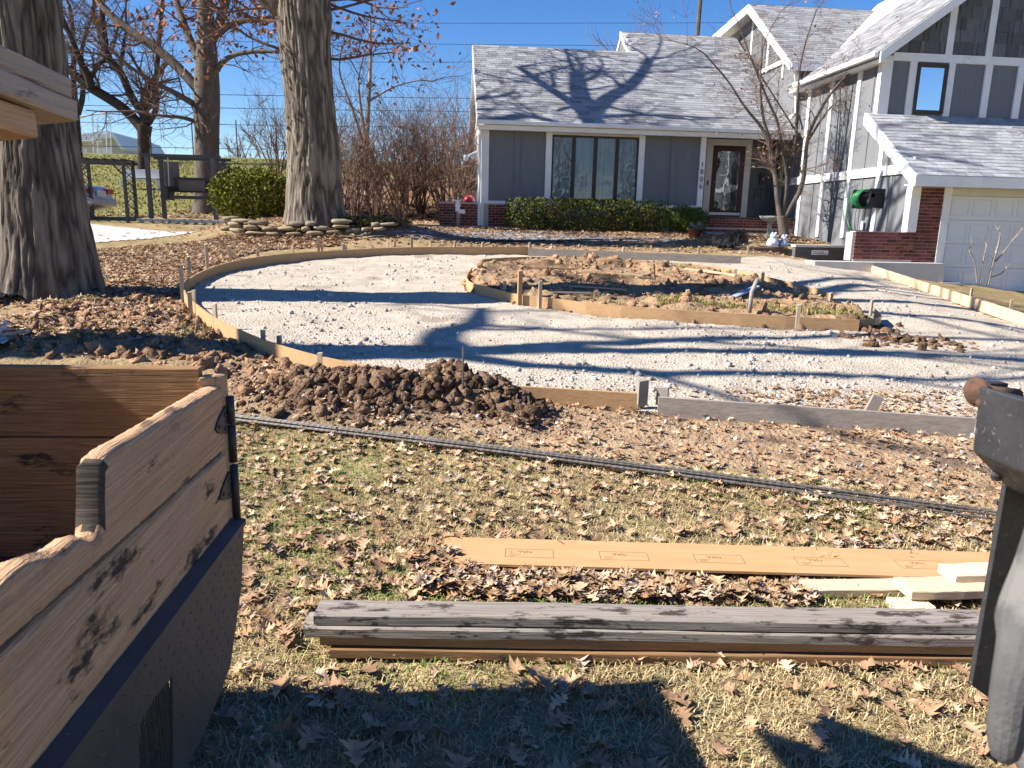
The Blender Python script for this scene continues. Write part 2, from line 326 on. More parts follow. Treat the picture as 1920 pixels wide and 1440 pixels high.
def ground(X, Y, masks=False):
    X = np.asarray(X, float); Y = np.asarray(Y, float); z = g0(X, Y)
    gr = soft(GR, X, Y, .05); isl = np.clip(soft(ISL, X, Y, .16)*2-1.05, 0, 1); di = soft(DIRT, X, Y, .2); cl = soft(CLOD, X, Y, .3)*(1-np.clip(soft(GR, X, Y, .38)*2.2, 0, 1)); pad = soft(PADP, X, Y, .1); wk = soft(WALK, X, Y, .12)
    near = 1-sst(30, 60, Y)
    z = z+near*.05*fbm(X*.7, Y*.7, 3, 1)*(1-gr)*(1-pad)*(1-wk)
    z = z+.03*fbm(X*5, Y*5, 3, 2)*(1-gr)*near*(1-pad)*(1-wk)
    dd = np.maximum(di*(1-gr), 0)
    z = z+dd*(.05*fbm(X*7, Y*7, 4, 3)+.03*np.abs(fbm(X*14, Y*14, 3, 13)))
    z = z+cl*(1-gr)*(.26*np.maximum(fbm(X*2.6, Y*2.6, 4, 4)+.04, 0)+.20*np.abs(fbm(X*6, Y*6, 3, 6)))
    pm = 0
    for P, r, h in PILE:
        q = np.exp(-((X-P[0])**2+(Y-P[1])**2)/(r*r*.5)); pm = np.maximum(pm, q); z = z+h*q*(.8+1.1*fbm(X*4, Y*4, 4, 8)) 
    z = z+isl*(.07+.26*np.maximum(fbm(X*1.6, Y*1.6, 4, 21)+.10, 0)+.16*np.abs(fbm(X*5, Y*5, 3, 22)))
    z = z+gr*(1-isl)*(1-np.clip(pm*1.5, 0, 1))*(.07*fbm(X*1.0, Y*1.4, 4, 31)+.022*fbm(X*9, Y*9, 3, 32)-.03)
    return (z, dict(gr=gr*(1-isl), isl=isl, di=dd, cl=cl*(1-gr), pile=np.clip(pm*1.6, 0, 1), pad=pad, wk=wk)) if masks else z
def axis(a, b, d0, c, k):
    out = [c]; x = c
    while x < b: x += d0+k*abs(x-c); out.append(x)
    x = c; lo = []
    while x > a: x -= d0+k*abs(x-c); lo.append(x)
    return np.array(lo[::-1]+out)
xs = np.concatenate([-np.geomspace(10, 320, 50)[::-1], np.arange(-9.9, 13, .045), np.geomspace(13.1, 320, 45)])
ys = [-6.0]
while ys[-1] < 420:
    y = ys[-1]; ys.append(y+(.3 if y < 1 else max(.024, .0062*y if y < 30 else .03*y)))
ys = np.array(ys)
GX, GY = np.meshgrid(xs, ys); GZ, MK = ground(GX, GY, True)
ny, nx = GX.shape
# intrinsic ground colours (what lies there, not light)
straw = np.array([.42,.32,.17]); green = np.array([.12,.15,.035]); brown = np.array([.20,.125,.075]); dark = np.array([.085,.055,.038]); litter = np.array([.42,.28,.17]); tan = np.array([.46,.33,.21])
def mixc(a, b, t): return a*(1-t[..., None])+b*t[..., None]
nz = fbm(GX*1.3, GY*1.3, 4, 41); nz2 = fbm(GX*6, GY*6, 3, 42)
col = mixc(np.broadcast_to(straw, GX.shape+(3,)), green, np.clip(.25+2.4*nz, 0, 1)*.6)
col = mixc(col, brown, np.clip(.4+2*nz2, 0, 1)*.75)
hillm = sst(24, 28, GY)*(GX < 8); col = mixc(col, np.array([.20,.20,.055]), hillm*.8)
brush = sst(-7.5, -5.5, GX+(GY-26)*.12)*sst(22.6, 24, GY)*(1-sst(38, 44, GY)); col = mixc(col, np.array([.24,.14,.08]), brush*.95)
lf = soft(LEAFY, GX, GY, .5); bed = sst(19.5, 20.3, GY)*(1-sst(23, 24, GY))*sst(-6, -4, GX); bed2 = sst(15.6, 16.4, GY)*(1-sst(19.5, 20.3, GY))*sst(-5, -3, GX)*(1-sst(8, 9, GX))*np.clip(.5+3*nz, 0, 1)+sst(-8, -7, GX)*(1-sst(-3, -2.4, GX))*sst(7, 8, GY)*(1-sst(14, 15, GY))*.8; col = mixc(col, litter, np.clip(lf+bed+bed2, 0, 1)*.85)
col = mixc(col, tan*.9, MK['di']); col = mixc(col, dark*1.6, np.clip(MK['di']*np.clip(nz2*4, 0, 1), 0, 1)); col = mixc(col, np.array([.30,.205,.125]), MK['cl']*.9); col = mixc(col, dark, MK['cl']*np.clip(nz*4, 0, 1)*.55)
col = mixc(col, dark*1.25, MK['pile']*(1-.5*np.clip(nz2*4, 0, 1))); col = mixc(col, np.array([.38,.26,.155]), MK['isl']); col = mixc(col, dark, MK['isl']*np.clip(nz*5-.3, 0, 1))
col = mixc(col, green*1.3+straw*.3, MK['isl']*np.clip(fbm(GX*.9, GY*.9, 3, 77)*6-.6, 0, 1)*.8)
idx = np.arange(ny*nx).reshape(ny, nx); F = np.stack([idx[:-1,:-1], idx[:-1,1:], idx[1:,1:], idx[1:,:-1]], -1).reshape(-1, 4)
go = obj('ground', npmesh('ground', np.stack([GX, GY, GZ], -1).reshape(-1, 3), F, 'earth', col.reshape(-1, 3), True)); tag(go, kind='structure')
# gravel bed, concrete pad, walk: thin sheets a little above the ground following its grid
def sheet(name, poly, dz, m, x0, x1, y0, y1, st, hole=None, cut=None):
    X, Y = np.meshgrid(np.arange(x0, x1, st), np.arange(y0, y1, st)); Z = ground(X, Y)+dz
    ins = inpoly(X, Y, poly)
    if hole is not None: ins &= ~inpoly(X, Y, hole)
    if cut is not None: ins &= ~cut(X, Y)
    n1, n2 = X.shape; id_ = np.arange(n1*n2).reshape(n1, n2); k = ins[:-1,:-1] & ins[1:,:-1] & ins[:-1,1:] & ins[1:,1:]
    f = np.stack([id_[:-1,:-1], id_[:-1,1:], id_[1:,1:], id_[1:,:-1]], -1)[k]
    V = np.stack([X, Y, Z], -1).reshape(-1, 3); u, inv = np.unique(f, return_inverse=True)
    o = obj(name, npmesh(name, V[u], inv.reshape(-1, 4), m, None, True)); tag(o, kind='structure'); return o
pilecut = lambda X, Y: ground(X, Y, True)[1]['pile'] > .45
sheet('gravel_drive', GR, .012, 'gravelbed', -5, 16, 4.5, 17.6, .06, ISL, pilecut)
sheet('concrete_pad', PADP, .012, 'concrete', -22, -3, 10, 24, .12)
mat('frost', (.30,.31,.34), (.10,.10,.11), scale=3, rough=.6, bump=.4, bscale=12)
sheet('walkway', WALK, .012, 'frost', -4, 9, 14, 21, .06)
# ---------------------------------------------------------------- loose stuff
def rock_template(n=0, s=1):
    bm = bmesh.new(); bmesh.ops.create_icosphere(bm, subdivisions=1 if n == 0 else 2, radius=1)
    r = np.random.default_rng(s); V = np.array([v.co[:] for v in bm.verts]); V *= (1+(.28 if n == 0 else .20)*r.standard_normal((len(V), 1))+.25*np.sin(V@r.normal(0,2.5,3))[:,None])*np.array([1, .85, .7]); Fz = np.array([[v.index for v in f.verts] for f in bm.faces]); bm.free(); return V, Fz
OCT = (np.array([[1,0,0],[-1,0,0],[0,1,0],[0,-1,0],[0,0,1],[0,0,-1.]]), np.array([[0,2,4],[2,1,4],[1,3,4],[3,0,4],[2,0,5],[1,2,5],[3,1,5],[0,3,5]]))
def rot_rand(n, r, flat=False):
    q = r.standard_normal((n, 4)); q /= np.linalg.norm(q, axis=1)[:, None]
    if flat: a = r.uniform(0, 2*np.pi, n); q = np.stack([np.cos(a/2), 0*a, 0*a, np.sin(a/2)], 1)+q*.16; q /= np.linalg.norm(q, axis=1)[:, None]
    w_, x, y, z = q.T
    return np.stack([np.stack([1-2*(y*y+z*z), 2*(x*y-z*w_), 2*(x*z+y*w_)], -1), np.stack([2*(x*y+z*w_), 1-2*(x*x+z*z), 2*(y*z-x*w_)], -1), np.stack([2*(x*z-y*w_), 2*(y*z+x*w_), 1-2*(x*x+y*y)], -1)], 1)
def scatter(name, tmpl, P, S, cols, m, r, flat=False, lift=0, smooth=False, parent=None):
    V, Fz = tmpl; n = len(P); R_ = rot_rand(n, r, flat); S = np.asarray(S).reshape(n, -1); 
    if S.shape[1] == 1: S = np.repeat(S, 3, 1)
    VV = np.einsum('nij,nkj->nki', R_, V[None]*S[:, None, :])+P[:, None, :]; VV[..., 2] += lift
    FF = Fz[None]+(np.arange(n)*len(V))[:, None, None]; cc = np.repeat(cols, len(V), 0)
    return obj(name, npmesh(name, VV.reshape(-1, 3), FF.reshape(-1, Fz.shape[1]), m, cc, smooth), parent)
def rand_in(poly, n, r, hole=None):
    p = np.array([q[:2] for q in poly]); a = p.min(0); b = p.max(0); out = np.zeros((0, 2))
    while len(out) < n:
        q = r.uniform(a, b, (n*2, 2)); q = q[inpoly(q[:,0], q[:,1], poly)]
        if hole is not None: q = q[~inpoly(q[:,0], q[:,1], hole)]
        out = np.r_[out, q]
    return out[:n]
# gravel stones: denser near the camera side
q = rand_in([p for p in GR if p[0] < 12] , 60000, rng, ISL); kp = rng.uniform(0, 1, len(q)) < np.clip((9.0/np.maximum(q[:,1], 5))**2*.5, .12, 1)*(.06+.8*np.clip(.35+3.2*fbm(q[:,0]*.8, q[:,1]*.8, 3, 51), 0, 1)); q = q[kp]
gz = ground(q[:,0], q[:,1]); mk = ground(q[:,0], q[:,1], True)[1]; q = q[mk['pile'] < .5]; gz = gz[mk['pile'] < .5]
S = np.clip(rng.lognormal(-4.95, .7, (len(q), 1)), .004, .045)*rng.uniform(.7, 1.3, (len(q), 3)); v = rng.uniform(.24, .62, (len(q), 1))
o = scatter('gravel_stones', OCT, np.c_[q, gz+.014], S, v*np.array([[1,.93,.84]]), 'stone', rng); tag(o, 'loose pale crushed stone covering the circular drive bed', 'gravel', kind='stuff')
# soil clods
T1 = rock_template(1, 3); T0 = rock_template(0, 5)
def chunk(sd, n=15):
    r = np.random.default_rng(sd); bm = bmesh.new(); q = r.normal(0, 1, (n, 3)); q /= np.linalg.norm(q, axis=1)[:, None]; q *= r.uniform(.55, 1.1, (n, 1))*np.array([1, .8, .62])
    for p in q: bm.verts.new(p)
    bmesh.ops.convex_hull(bm, input=bm.verts)
    for v in [v for v in bm.verts if not v.link_faces]: bm.verts.remove(v)
    bmesh.ops.triangulate(bm, faces=bm.faces); bmesh.ops.subdivide_edges(bm, edges=bm.edges, cuts=1, use_grid_fill=True); bmesh.ops.triangulate(bm, faces=bm.faces); bm.verts.index_update()
    V = np.array([v.co[:] for v in bm.verts]); V *= 1+.10*r.standard_normal((len(V), 1)); Fz = np.array([[v.index for v in f.verts] for f in bm.faces]); bm.free(); return V, Fz
CH = [chunk(i) for i in range(6)]
def scatter_mix(name, tms, P, S, cols, m, r):
    Vs = []; Fs = []; Cs = []; off = 0; k = r.integers(0, len(tms), len(P))
    for j, (V, Fz) in enumerate(tms):
        s_ = np.where(k == j)[0]
        if not len(s_): continue
        R_ = rot_rand(len(s_), r); VV = np.einsum('nij,nkj->nki', R_, V[None]*S[s_][:, None, :])+P[s_][:, None, :]; Vs.append(VV.reshape(-1, 3)); Fs.append((Fz[None]+(np.arange(len(s_))*len(V))[:, None, None]+off).reshape(-1, 3)); off += len(s_)*len(V); Cs.append(np.repeat(cols[s_], len(V), 0))
    return obj(name, npmesh(name, np.concatenate(Vs), np.concatenate(Fs), m, np.concatenate(Cs)))
def clods(name, P2, smin, smax, label, colA, colB, sink=-.12, tm=T1):
    n = len(P2); z = ground(P2[:,0], P2[:,1]); s = smin*(smax/smin)**(rng.uniform(0, 1, n)**2.8); S = s[:, None]*rng.uniform(.75, 1.3, (n, 3)); t = rng.uniform(0, 1, (n, 1))
    o = (scatter_mix(name, CH, np.c_[P2, z+s*sink], S, colA*(1-t)+colB*t, 'soil', rng) if tm is T1 else scatter(name, tm, np.c_[P2, z+s*sink], S, colA*(1-t)+colB*t, 'soil', rng)); tag(o, label, 'soil', kind='stuff'); return o
cA = np.array([[1.9,1.75,1.6]]); cB = np.array([[.75,.7,.65]])
pp = np.concatenate([np.array(P[:2])[None]+rng.normal(0, r*.42, (int(1900*r), 2)) for P, r, h in PILE]); pp = pp[ground(pp[:,0], pp[:,1], True)[1]['pile'] > .12]
clods('pile_clods', pp, .008, .10, 'broken wet clods heaped in the dirt pile over the form', np.array([[1.75,1.75,1.75]]), cB*.8, tm=T1)
clods('pile_crumbs', pp[rng.integers(0, len(pp), 4000)]+rng.normal(0, .09, (4000, 2)), .004, .022, 'fine soil crumbs covering the dirt pile', np.array([[1.9,1.8,1.7]]), cB, tm=T0)
clods('turned_clods', rand_in(CLOD, 2600, rng, GR), .010, .13, 'turned dark soil clods between the oak and the curved form', cA*1.7, cA*.75)
clods('island_clods', rand_in(ISL, 2600, rng), .010, .13, 'loose brown clods heaped inside the island form', cA*1.8, cA*.8)
clods('strip_clods', rand_in(DIRT, 9000, rng, GR), .003, .022, 'crumbled tan soil in front of the straight form', cA*2.0, cA*1.1, tm=T0)
tail = np.array([gp(*q)[:2] for q in [(1640,625),(1680,635),(1710,638),(1745,640),(1620,612)]]); pp = tail[rng.integers(0, 5, 320)]+rng.normal(0, 1, (320, 2))*np.array([[.30, .16]])
clods('tail_clods', pp, .035, .14, 'brown clods spilled onto gravel off the island tip', cA*.9, cB*1.3)
for nm, poly, n, lb in [('drive_crumbs', GR, 500, 'scattered soil crumbs on the pale gravel drive')]:
    clods(nm, rand_in(poly, n, rng, ISL), .006, .03, lb, cA*1.5, cA, tm=T0)
# pale stones thrown among the dirt
q = np.r_[rand_in(DIRT, 170, rng, GR), rand_in(CLOD, 40, rng, GR)]; z = ground(q[:,0], q[:,1])
o = scatter('stray_stones', T0, np.c_[q, z+.01], rng.uniform(.005, .024, (len(q), 3)), rng.uniform(.25, .5, (len(q), 1))*np.array([[1,.97,.93]]), 'stone', rng); tag(o, 'stray white stones among the tan dirt', 'gravel', kind='stuff')
# ---------------------------------------------------------------- grass
def grass(name, P2, h, wd, cols, label, lean=.9, cat='grass'):
    n = len(P2); z = ground(P2[:,0], P2[:,1]); a = rng.uniform(0, 2*np.pi, n); hh = h*rng.uniform(.5, 1.4, n); ln = lean*rng.uniform(.2, 1.5, n)*hh
    dx = np.cos(a)*ln; dy = np.sin(a)*ln; px = -np.sin(a)*wd; py = np.cos(a)*wd; b = np.c_[P2, z-.004]
    V = np.stack([b+np.c_[px, py, 0*px], b-np.c_[px, py, 0*px], b+np.c_[dx*.5-px*.8, dy*.5-py*.8, hh*.75], b+np.c_[dx*.5+px*.8, dy*.5+py*.8, hh*.75], b+np.c_[dx, dy, hh*(1-.35*np.clip(ln/hh, 0, 1.6))]], 1)
    i = (np.arange(n)*5)[:, None]; F3 = np.concatenate([i+[0,1,2], i+[0,2,3], i+[3,2,4]]).reshape(-1, 3)
    o = obj(name, npmesh(name, V.reshape(-1, 3), F3, 'grass', np.repeat(cols, 5, 0))); tag(o, label, cat, kind='stuff'); return o
fr = [(-3.2,1.2),(3.2,1.2),(7.2,6.0),(-4.6,6.3)]
q = rand_in(fr, 230000, rng); kp = rng.uniform(0, 1, len(q)) < np.clip((2.6/q[:,1])**1.7, .05, 1); q = q[kp]; mk = ground(q[:,0], q[:,1], True)[1]
bare = np.clip(mk['di']+mk['pile']+mk['cl']*.8+mk['gr'], 0, 1); q = q[(bare < .4)]
gn = np.clip(.42+2.6*fbm(q[:,0]*1.1, q[:,1]*1.1, 4, 61)-.35*(1-sst(2.0, 3.2, q[:,1])), 0, 1); pick = rng.uniform(0, 1, len(q)) < np.clip(gn*1.7-.35, 0, .95)
ylw = (fbm(q[:,0]*2.2, q[:,1]*2.2, 3, 63) > .17) & (rng.uniform(0, 1, len(q)) < .7) & (q[:,1] > 3.2)
cs = np.where(pick[:, None], np.array([[.16,.23,.045]])*rng.uniform(.55, 1.6, (len(q), 1)), np.array([[.55,.43,.235]])*rng.uniform(.5, 1.3, (len(q), 1))); cs[ylw & pick] = np.array([.36,.33,.03])
grass('lawn_grass', q, .034, .0019, cs, 'short dormant straw and green lawn grass under the lumber', lean=1.1)
q = rand_in(fr, 60000, rng); q = q[(q[:,1] < 4.2)]; mk = ground(q[:,0], q[:,1], True)[1]
grass('straw_thatch', q, .02, .0016, np.array([[.50,.39,.21]])*rng.uniform(.55, 1.25, (len(q), 1)), 'flattened dry straw coloured grass blades', lean=4.5)
hq = np.c_[rng.uniform(-26, 3, 26000), rng.uniform(25, 50, 26000)]; hq = hq[(hq[:,0] < -6+.0*hq[:,1])]
grass('hill_grass', hq, .07, .022, np.array([[.19,.20,.05]])*rng.uniform(.6, 1.5, (len(hq), 1)), 'mown green grass on the hill beyond the swing', lean=.6)
iq = rand_in(ISL, 5000, rng); tf = fbm(iq[:,0]*.9, iq[:,1]*.9, 3, 77) > .1; iq = iq[tf]; cq = rand_in(CLOD, 9000, rng, GR); cq = cq[fbm(cq[:,0]*2.0, cq[:,1]*2.0, 3, 78) > .14]; iq = np.r_[iq, cq]
# sod edge along the island front
t = rng.uniform(0, 1, 2200); sodA = np.array(gp(1235,572,.1)[:2]); sodB = np.array(gp(1620,592,.1)[:2]); sq = sodA+(sodB-sodA)*t[:, None]+np.abs(rng.normal(0, .22, (2200, 1)))*np.array([[.1, 1]])
iq = np.r_[iq, sq]
grass('sod_tufts', iq, .055, .004, np.where(rng.uniform(0, 1, (len(iq), 1)) < .55, np.array([[.20,.22,.05]]), np.array([[.40,.32,.14]]))*rng.uniform(.6, 1.3, (len(iq), 1)), 'ragged sod tufts left on the dug clods', lean=.8)
# ---------------------------------------------------------------- fallen leaves
def oakleaf_template(seed, lob=True):
    r = np.random.default_rng(seed); L_ = []
    side = [(0,.0),(.10,.06),(.16,.30),(.26,.10),(.40,.46),(.50,.12),(.66,.40),(.74,.10),(.88,.22),(1.0,.0)]
    side = [(a, b*r.uniform(.75, 1.2)) for a, b in side]; n = len(side)
    cu = r.uniform(.35, 1.1); cv = r.uniform(-.4, .8); tw = r.uniform(-.7, .7)
    def P(u, v): return ((u-.5), v, cu*v*v*1.4+cv*(u-.5)**2+tw*(u-.5)*v+.06*math.sin(u*9+seed))
    V = []
    for a, b in side: V += [P(a, 0), P(a, b), P(a-.03, -b*r.uniform(.85, 1.1))]
    Fz = []
    for i in range(n-1):
        a = 3*i; b = 3*i+3; Fz += [(a, b, b+1), (a, b+1, a+1), (a, a+2, b+2), (a, b+2, b)]
    V += [(-.5,.012,0),(-.5,-.012,0),(-.72,0,.06)]; k = len(V); Fz.append((k-3, k-2, k-1))
    V = np.array(V); V[:, 2] -= V[:, 2].min(); Fz = np.array(Fz); V[:, :2] *= 1
    return V, Fz
LT = [oakleaf_template(i) for i in range(9)]
def leafcols(n, lo=.6, hi=1.35):
    base = np.array([[.52,.36,.22],[.42,.27,.155],[.58,.43,.28],[.33,.20,.115],[.47,.36,.27]])[rng.integers(0, 5, n)]; return base*rng.uniform(lo, hi, (n, 1))
def leaves(name, P2, size, label, tm=None, lift=.012, dz=None):
    ob = None; pr = None
    for i in range(3):
        pass
    n = len(P2); z = ground(P2[:,0], P2[:,1])+(dz if dz is not None else 0); k = rng.integers(0, len(LT), n); Vs = []; Fs = []; Cs = []; off = 0; cl = leafcols(n)
    for j in range(len(LT)):
        s_ = np.where(k == j)[0]
        if not len(s_): continue
        V, Fz = LT[j]; R_ = rot_rand(len(s_), rng, True); sz = size*rng.uniform(.6, 1.25, len(s_)); VV = np.einsum('nij,kj->nki', R_, V)*sz[:, None, None]; VV += np.c_[P2[s_], z[s_]+lift*rng.uniform(.3, 2.2, len(s_))][:, None, :]
        Vs.append(VV.reshape(-1, 3)); Fs.append((Fz[None]+(np.arange(len(s_))*len(V))[:, None, None]+off).reshape(-1, 3)); off += len(s_)*len(V); Cs.append(np.repeat(cl[s_], len(V), 0))
    o = obj(name, npmesh(name, np.concatenate(Vs), np.concatenate(Fs), 'leaf', np.concatenate(Cs))); tag(o, label, 'leaves', kind='stuff'); return o
q = rand_in(fr, 24000, rng); dens = np.clip(.55+2.4*fbm(q[:,0]*.9, q[:,1]*.9, 3, 71), .04, 1)*np.clip((q[:,1]-1.4)/2.0, .22, 1)*(1-.85*np.clip(ground(q[:,0], q[:,1], True)[1]['di']*1.5, 0, 1)); q = q[rng.uniform(0, 1, len(q)) < dens]
leaves('leaf_litter', q, .066, 'brown lobed oak leaves strewn over the lawn')
hp = [gp(*q)[:2] for q in [(760,1050),(830,1030),(900,1078),(1350,1105),(1560,1120),(1500,1140),(1000,1135),(780,1110)]]
leaves('leaf_drift', rand_in(hp, 650, rng), .075, 'thick drift of curled oak leaves against the tan board', lift=.025)
leaves('dirt_leaves', np.r_[rand_in(DIRT, 300, rng, GR), rand_in(CLOD, 500, rng, GR), rand_in(ISL, 500, rng)], .06, 'oak leaves lying on the dug soil')
lq = np.r_[rand_in(LEAFY, 7000, rng, GR), np.c_[rng.uniform(-3.5, 7.5, 3500), rng.uniform(20.0, 21.2, 3500)], np.c_[rng.uniform(-3.5, 8, 2600), rng.uniform(16.3, 20, 2600)], np.c_[rng.uniform(-7.5, -2.6, 2600), rng.uniform(7.5, 14, 2600)], np.c_[rng.uniform(7.5, 10.2, 1800), rng.uniform(18.9, 21.6, 1800)], np.c_[rng.normal(-2.8, 1.6, 1600), rng.normal(18, .9, 1600)]]
lq = lq[ground(lq[:,0], lq[:,1], True)[1]['gr'] < .3]; lq = lq[~inpoly(lq[:,0], lq[:,1], GR)]; leaves('yard_leaves', lq, .10, 'deep carpet of tan oak leaves by the house and trees')
bq = np.c_[rng.uniform(-9, 1.0, 5000), rng.uniform(23, 34, 5000)]
leaves('brush_leaves', bq, .16, 'brown leaves under the bare shrubs on the bank')
hq = np.c_[rng.uniform(-25, -6, 1500), rng.uniform(24, 46, 1500)]
leaves('hill_leaves', hq, .16, 'pale leaves scattered on the green hill')
# single leaves nearest the viewer, each its own object
LM = []
for j, (V, Fz) in enumerate(LT):
    me = npmesh('oak_leaf', V, Fz, 'oakleaf'); LM.append(me)
q = rand_in([(-1.6,1.75),(1.9,1.75),(2.3,2.45),(-1.0,2.5)], 150, rng); q = np.r_[q, rand_in([gp(*k)[:2] for k in [(440,1000),(820,1010),(800,1130),(440,1250)]], 80, rng), rand_in([gp(*k)[:2] for k in [(900,960),(1850,1000),(1850,1030),(900,1010)]], 40, rng)]
for x, y in q:
    o = obj('oak_leaf', LM[rng.integers(0, len(LM))], None, (x, y, float(ground(x, y))+.018), (rng.normal(0, .25), rng.normal(0, .25), rng.uniform(0, 6.28))); s = .085*rng.uniform(.7, 1.3); o.scale = (s, s, s)
    if y < 2.5: tag(o, 'curled brown oak leaf on the straw lawn in front of the lumber stack', 'leaf', 'oak leaves on the near lawn')
    elif x < .2: tag(o, 'brown oak leaf on the patchy grass beside the wooden truck bed', 'leaf', 'oak leaves beside the truck bed')
    else: tag(o, 'brown oak leaf on the green grass behind the tan printed board', 'leaf', 'oak leaves behind the tan board')
# ================================================================ house
HO = empty('house', (6, 22, 1.5), 'grey board and batten split level house with white trim and shingle roofs', 'house')
def part(name, mb, m, parent=HO, label=None, smooth=False, bevel=0):
    o = mb.build(name, m, None, smooth, bevel)
    if parent is HO: keep(o, HO)
    else:
        o.parent = parent; pl = Vector(parent.location)
        if parent.parent: pl = pl+Vector(parent.parent.location)
        o.location = -pl
    if label: o['label'] = label
    return o
def bx(name, b, m, parent=HO, label=None, bevel=0): return part(name, MB().box(*b), m, parent, label, bevel=bevel)
FY = 22.0
# --- main front wall
wall = bx('wall', (1.2, 7.62, FY, FY+.15, 2.15, 4.32), 'siding')
bx('wall', (1.2, 7.62, FY-.053, FY+.15, 1.2, 2.118), 'mortar')
bx('corner_board', (1.12, 1.33, FY-.05, FY+.1, 1.25, 4.16), 'whitepaint')
bx('batten', (2.06, 2.23, FY-.028, FY, 2.2, 4.16), 'siding')
bx('batten', (6.60, 6.77, FY-.028, FY, 2.2, 4.16), 'siding')
for a, b in ((2.95, 3.12), (5.64, 5.81), (7.46, 7.62)): bx('post', (a, b, FY-.06, FY, 2.2 if a < 7 else 2.16, 4.16), 'whitepaint')
bx('sill_board', (1.33, 7.46, FY-.07, FY, 2.12, 2.2), 'whitepaint')
# window
wn = bx('window', (3.12, 5.64, FY-.012, FY-.004, 2.25, 4.02), 'darkframe', label='four pane picture window with dark brown frames')
bx('head_board', (3.12, 5.64, FY-.05, FY-.001, 4.06, 4.16), 'creamtrim')
cw = (5.64-3.12)/4
for i in range(4):
    x0 = 3.12+i*cw; e = .055
    fr_ = MB(); fr_.box(x0+.004, x0+e, FY-.05, FY-.013, 2.25, 4.06); fr_.box(x0+cw-e, x0+cw-.004, FY-.05, FY-.013, 2.25, 4.06); fr_.box(x0+e, x0+cw-e, FY-.05, FY-.013, 4.0, 4.06); fr_.box(x0+e, x0+cw-e, FY-.05, FY-.013, 2.25, 2.31)
    part('frame', fr_, 'darkframe', wn)
    bx('pane', (x0+e, x0+cw-e, FY-.032, FY-.026, 2.31, 4.0), 'pane', wn)
    bx('curtain', (x0+e, x0+cw-e, FY-.022, FY-.014, 2.31, 4.0), 'curtain', wn)
# --- bricks
BW, BH, BJ = .203, .065, .010
brick_me = MB().box(-BW/2, BW/2, -.05, .05, 0, BH).mesh('brick', 'brick'); half_me = MB().box(-.096/2, .096/2, -.05, .05, 0, BH).mesh('brick', 'brick')
def bricks(x0, x1, yf, z0, z1, axis='x', parent=HO):
    row = 0; z = z0; n = 0
    while z+BH <= z1+.02:
        x = x0+(.0 if row % 2 == 0 else -.0); first = True
        while x < x1-.05:
            L_ = BW if not (first and row % 2) else .096
            L_ = min(L_, x1-x)
            if L_ > .05:
                o = bpy.data.objects.new('brick', brick_me if L_ > .15 else half_me); C.objects.link(o); o.parent = parent
                c = x+L_/2; jit = random.uniform(-.003, .004)
                pos = Vector((c, yf+.045+jit, z)) if axis == 'x' else Vector((yf-.045+jit, c, z))
                if axis == 'y': o.rotation_euler = (0, 0, math.pi/2)
                o.location = pos-Vector(parent.location); o.scale = (L_/(BW if L_ > .15 else .096), 1, 1); n += 1
            x += L_+BJ; first = False
        z += BH+BJ; row += 1
    return n
random.seed(3)
bricks(1.34, 2.0, FY-.055, 1.42, 2.1)
bricks(7.0, 7.46, FY-.055, 1.42, 2.1)
# porch recess and door
DY = 23.0
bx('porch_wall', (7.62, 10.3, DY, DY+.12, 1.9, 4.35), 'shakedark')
bx('porch_side_wall', (7.50, 7.618, FY+.152, DY, 1.9, 4.35), 'siding')
bx('porch_floor', (7.45, 10.29, FY-.503, DY-.001, 1.2, 1.87), 'mortar')
bx('porch_ceiling', (7.62, 10.29, FY-.3, DY-.001, 4.30, 4.34), 'creamtrim')
dr = bx('door', (8.18, 9.20, DY-.06, DY-.01, 1.97, 4.0), 'maroon', label='dark maroon storm door with tall glass')
bx('door_glass', (8.34, 9.04, DY-.066, DY-.062, 2.12, 3.86), 'stormglass', dr)
bx('curtain', (8.34, 9.04, DY-.0612, DY-.0604, 2.12, 3.86), 'curtaindark', dr)
part('handle', MB().tube([(8.27, DY-.07, 2.95), (8.27, DY-.12, 2.95), (8.36, DY-.12, 2.95)], .012), 'galv', dr)
bx('plaque', (8.42, 8.63, DY-.074, DY-.068, 3.13, 3.18), 'whitepaint', dr)
bx('kick_plate', (8.2, 9.18, DY-.07, DY-.061, 1.97, 2.05), 'whitepaint', dr)
for b in ((7.98, 8.18, 1.9, 4.02), (9.20, 9.39, 1.9, 4.02), (7.98, 9.39, 4.022, 4.2)): bx('door_trim', (b[0], b[1], DY-.09, DY-.005, b[2], b[3]), 'creamtrim')
bx('doorbell', (8.06, 8.10, DY-.11, DY-.092, 2.85, 2.98), 'darkframe')
for i in range(8):
    x = 9.42; z = 1.95+i*.29
    while x < 10.25:
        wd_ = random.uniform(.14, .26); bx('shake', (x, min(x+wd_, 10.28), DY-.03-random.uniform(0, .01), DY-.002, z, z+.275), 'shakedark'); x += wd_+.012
bx('lamp', (9.72, 9.86, DY-.13, DY-.03, 2.9, 3.25), 'darkframe')
bx('post', (10.06, 10.14, FY+.35, FY+.43, 1.87, 4.3), 'greenpost', label='olive green porch post in the shaded recess')
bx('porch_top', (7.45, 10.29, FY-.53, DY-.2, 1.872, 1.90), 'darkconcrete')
bricks(7.47, 10.25, FY-.505, 1.60, 1.87); bricks(7.47, 9.9, FY-.78, 1.40, 1.58)
bx('step', (7.47, 9.9, FY-.778, FY-.505, 1.2, 1.585), 'mortar'); bx('lower_step', (7.4, 9.0, FY-1.3, FY-.8, 1.2, 1.45), 'concrete')
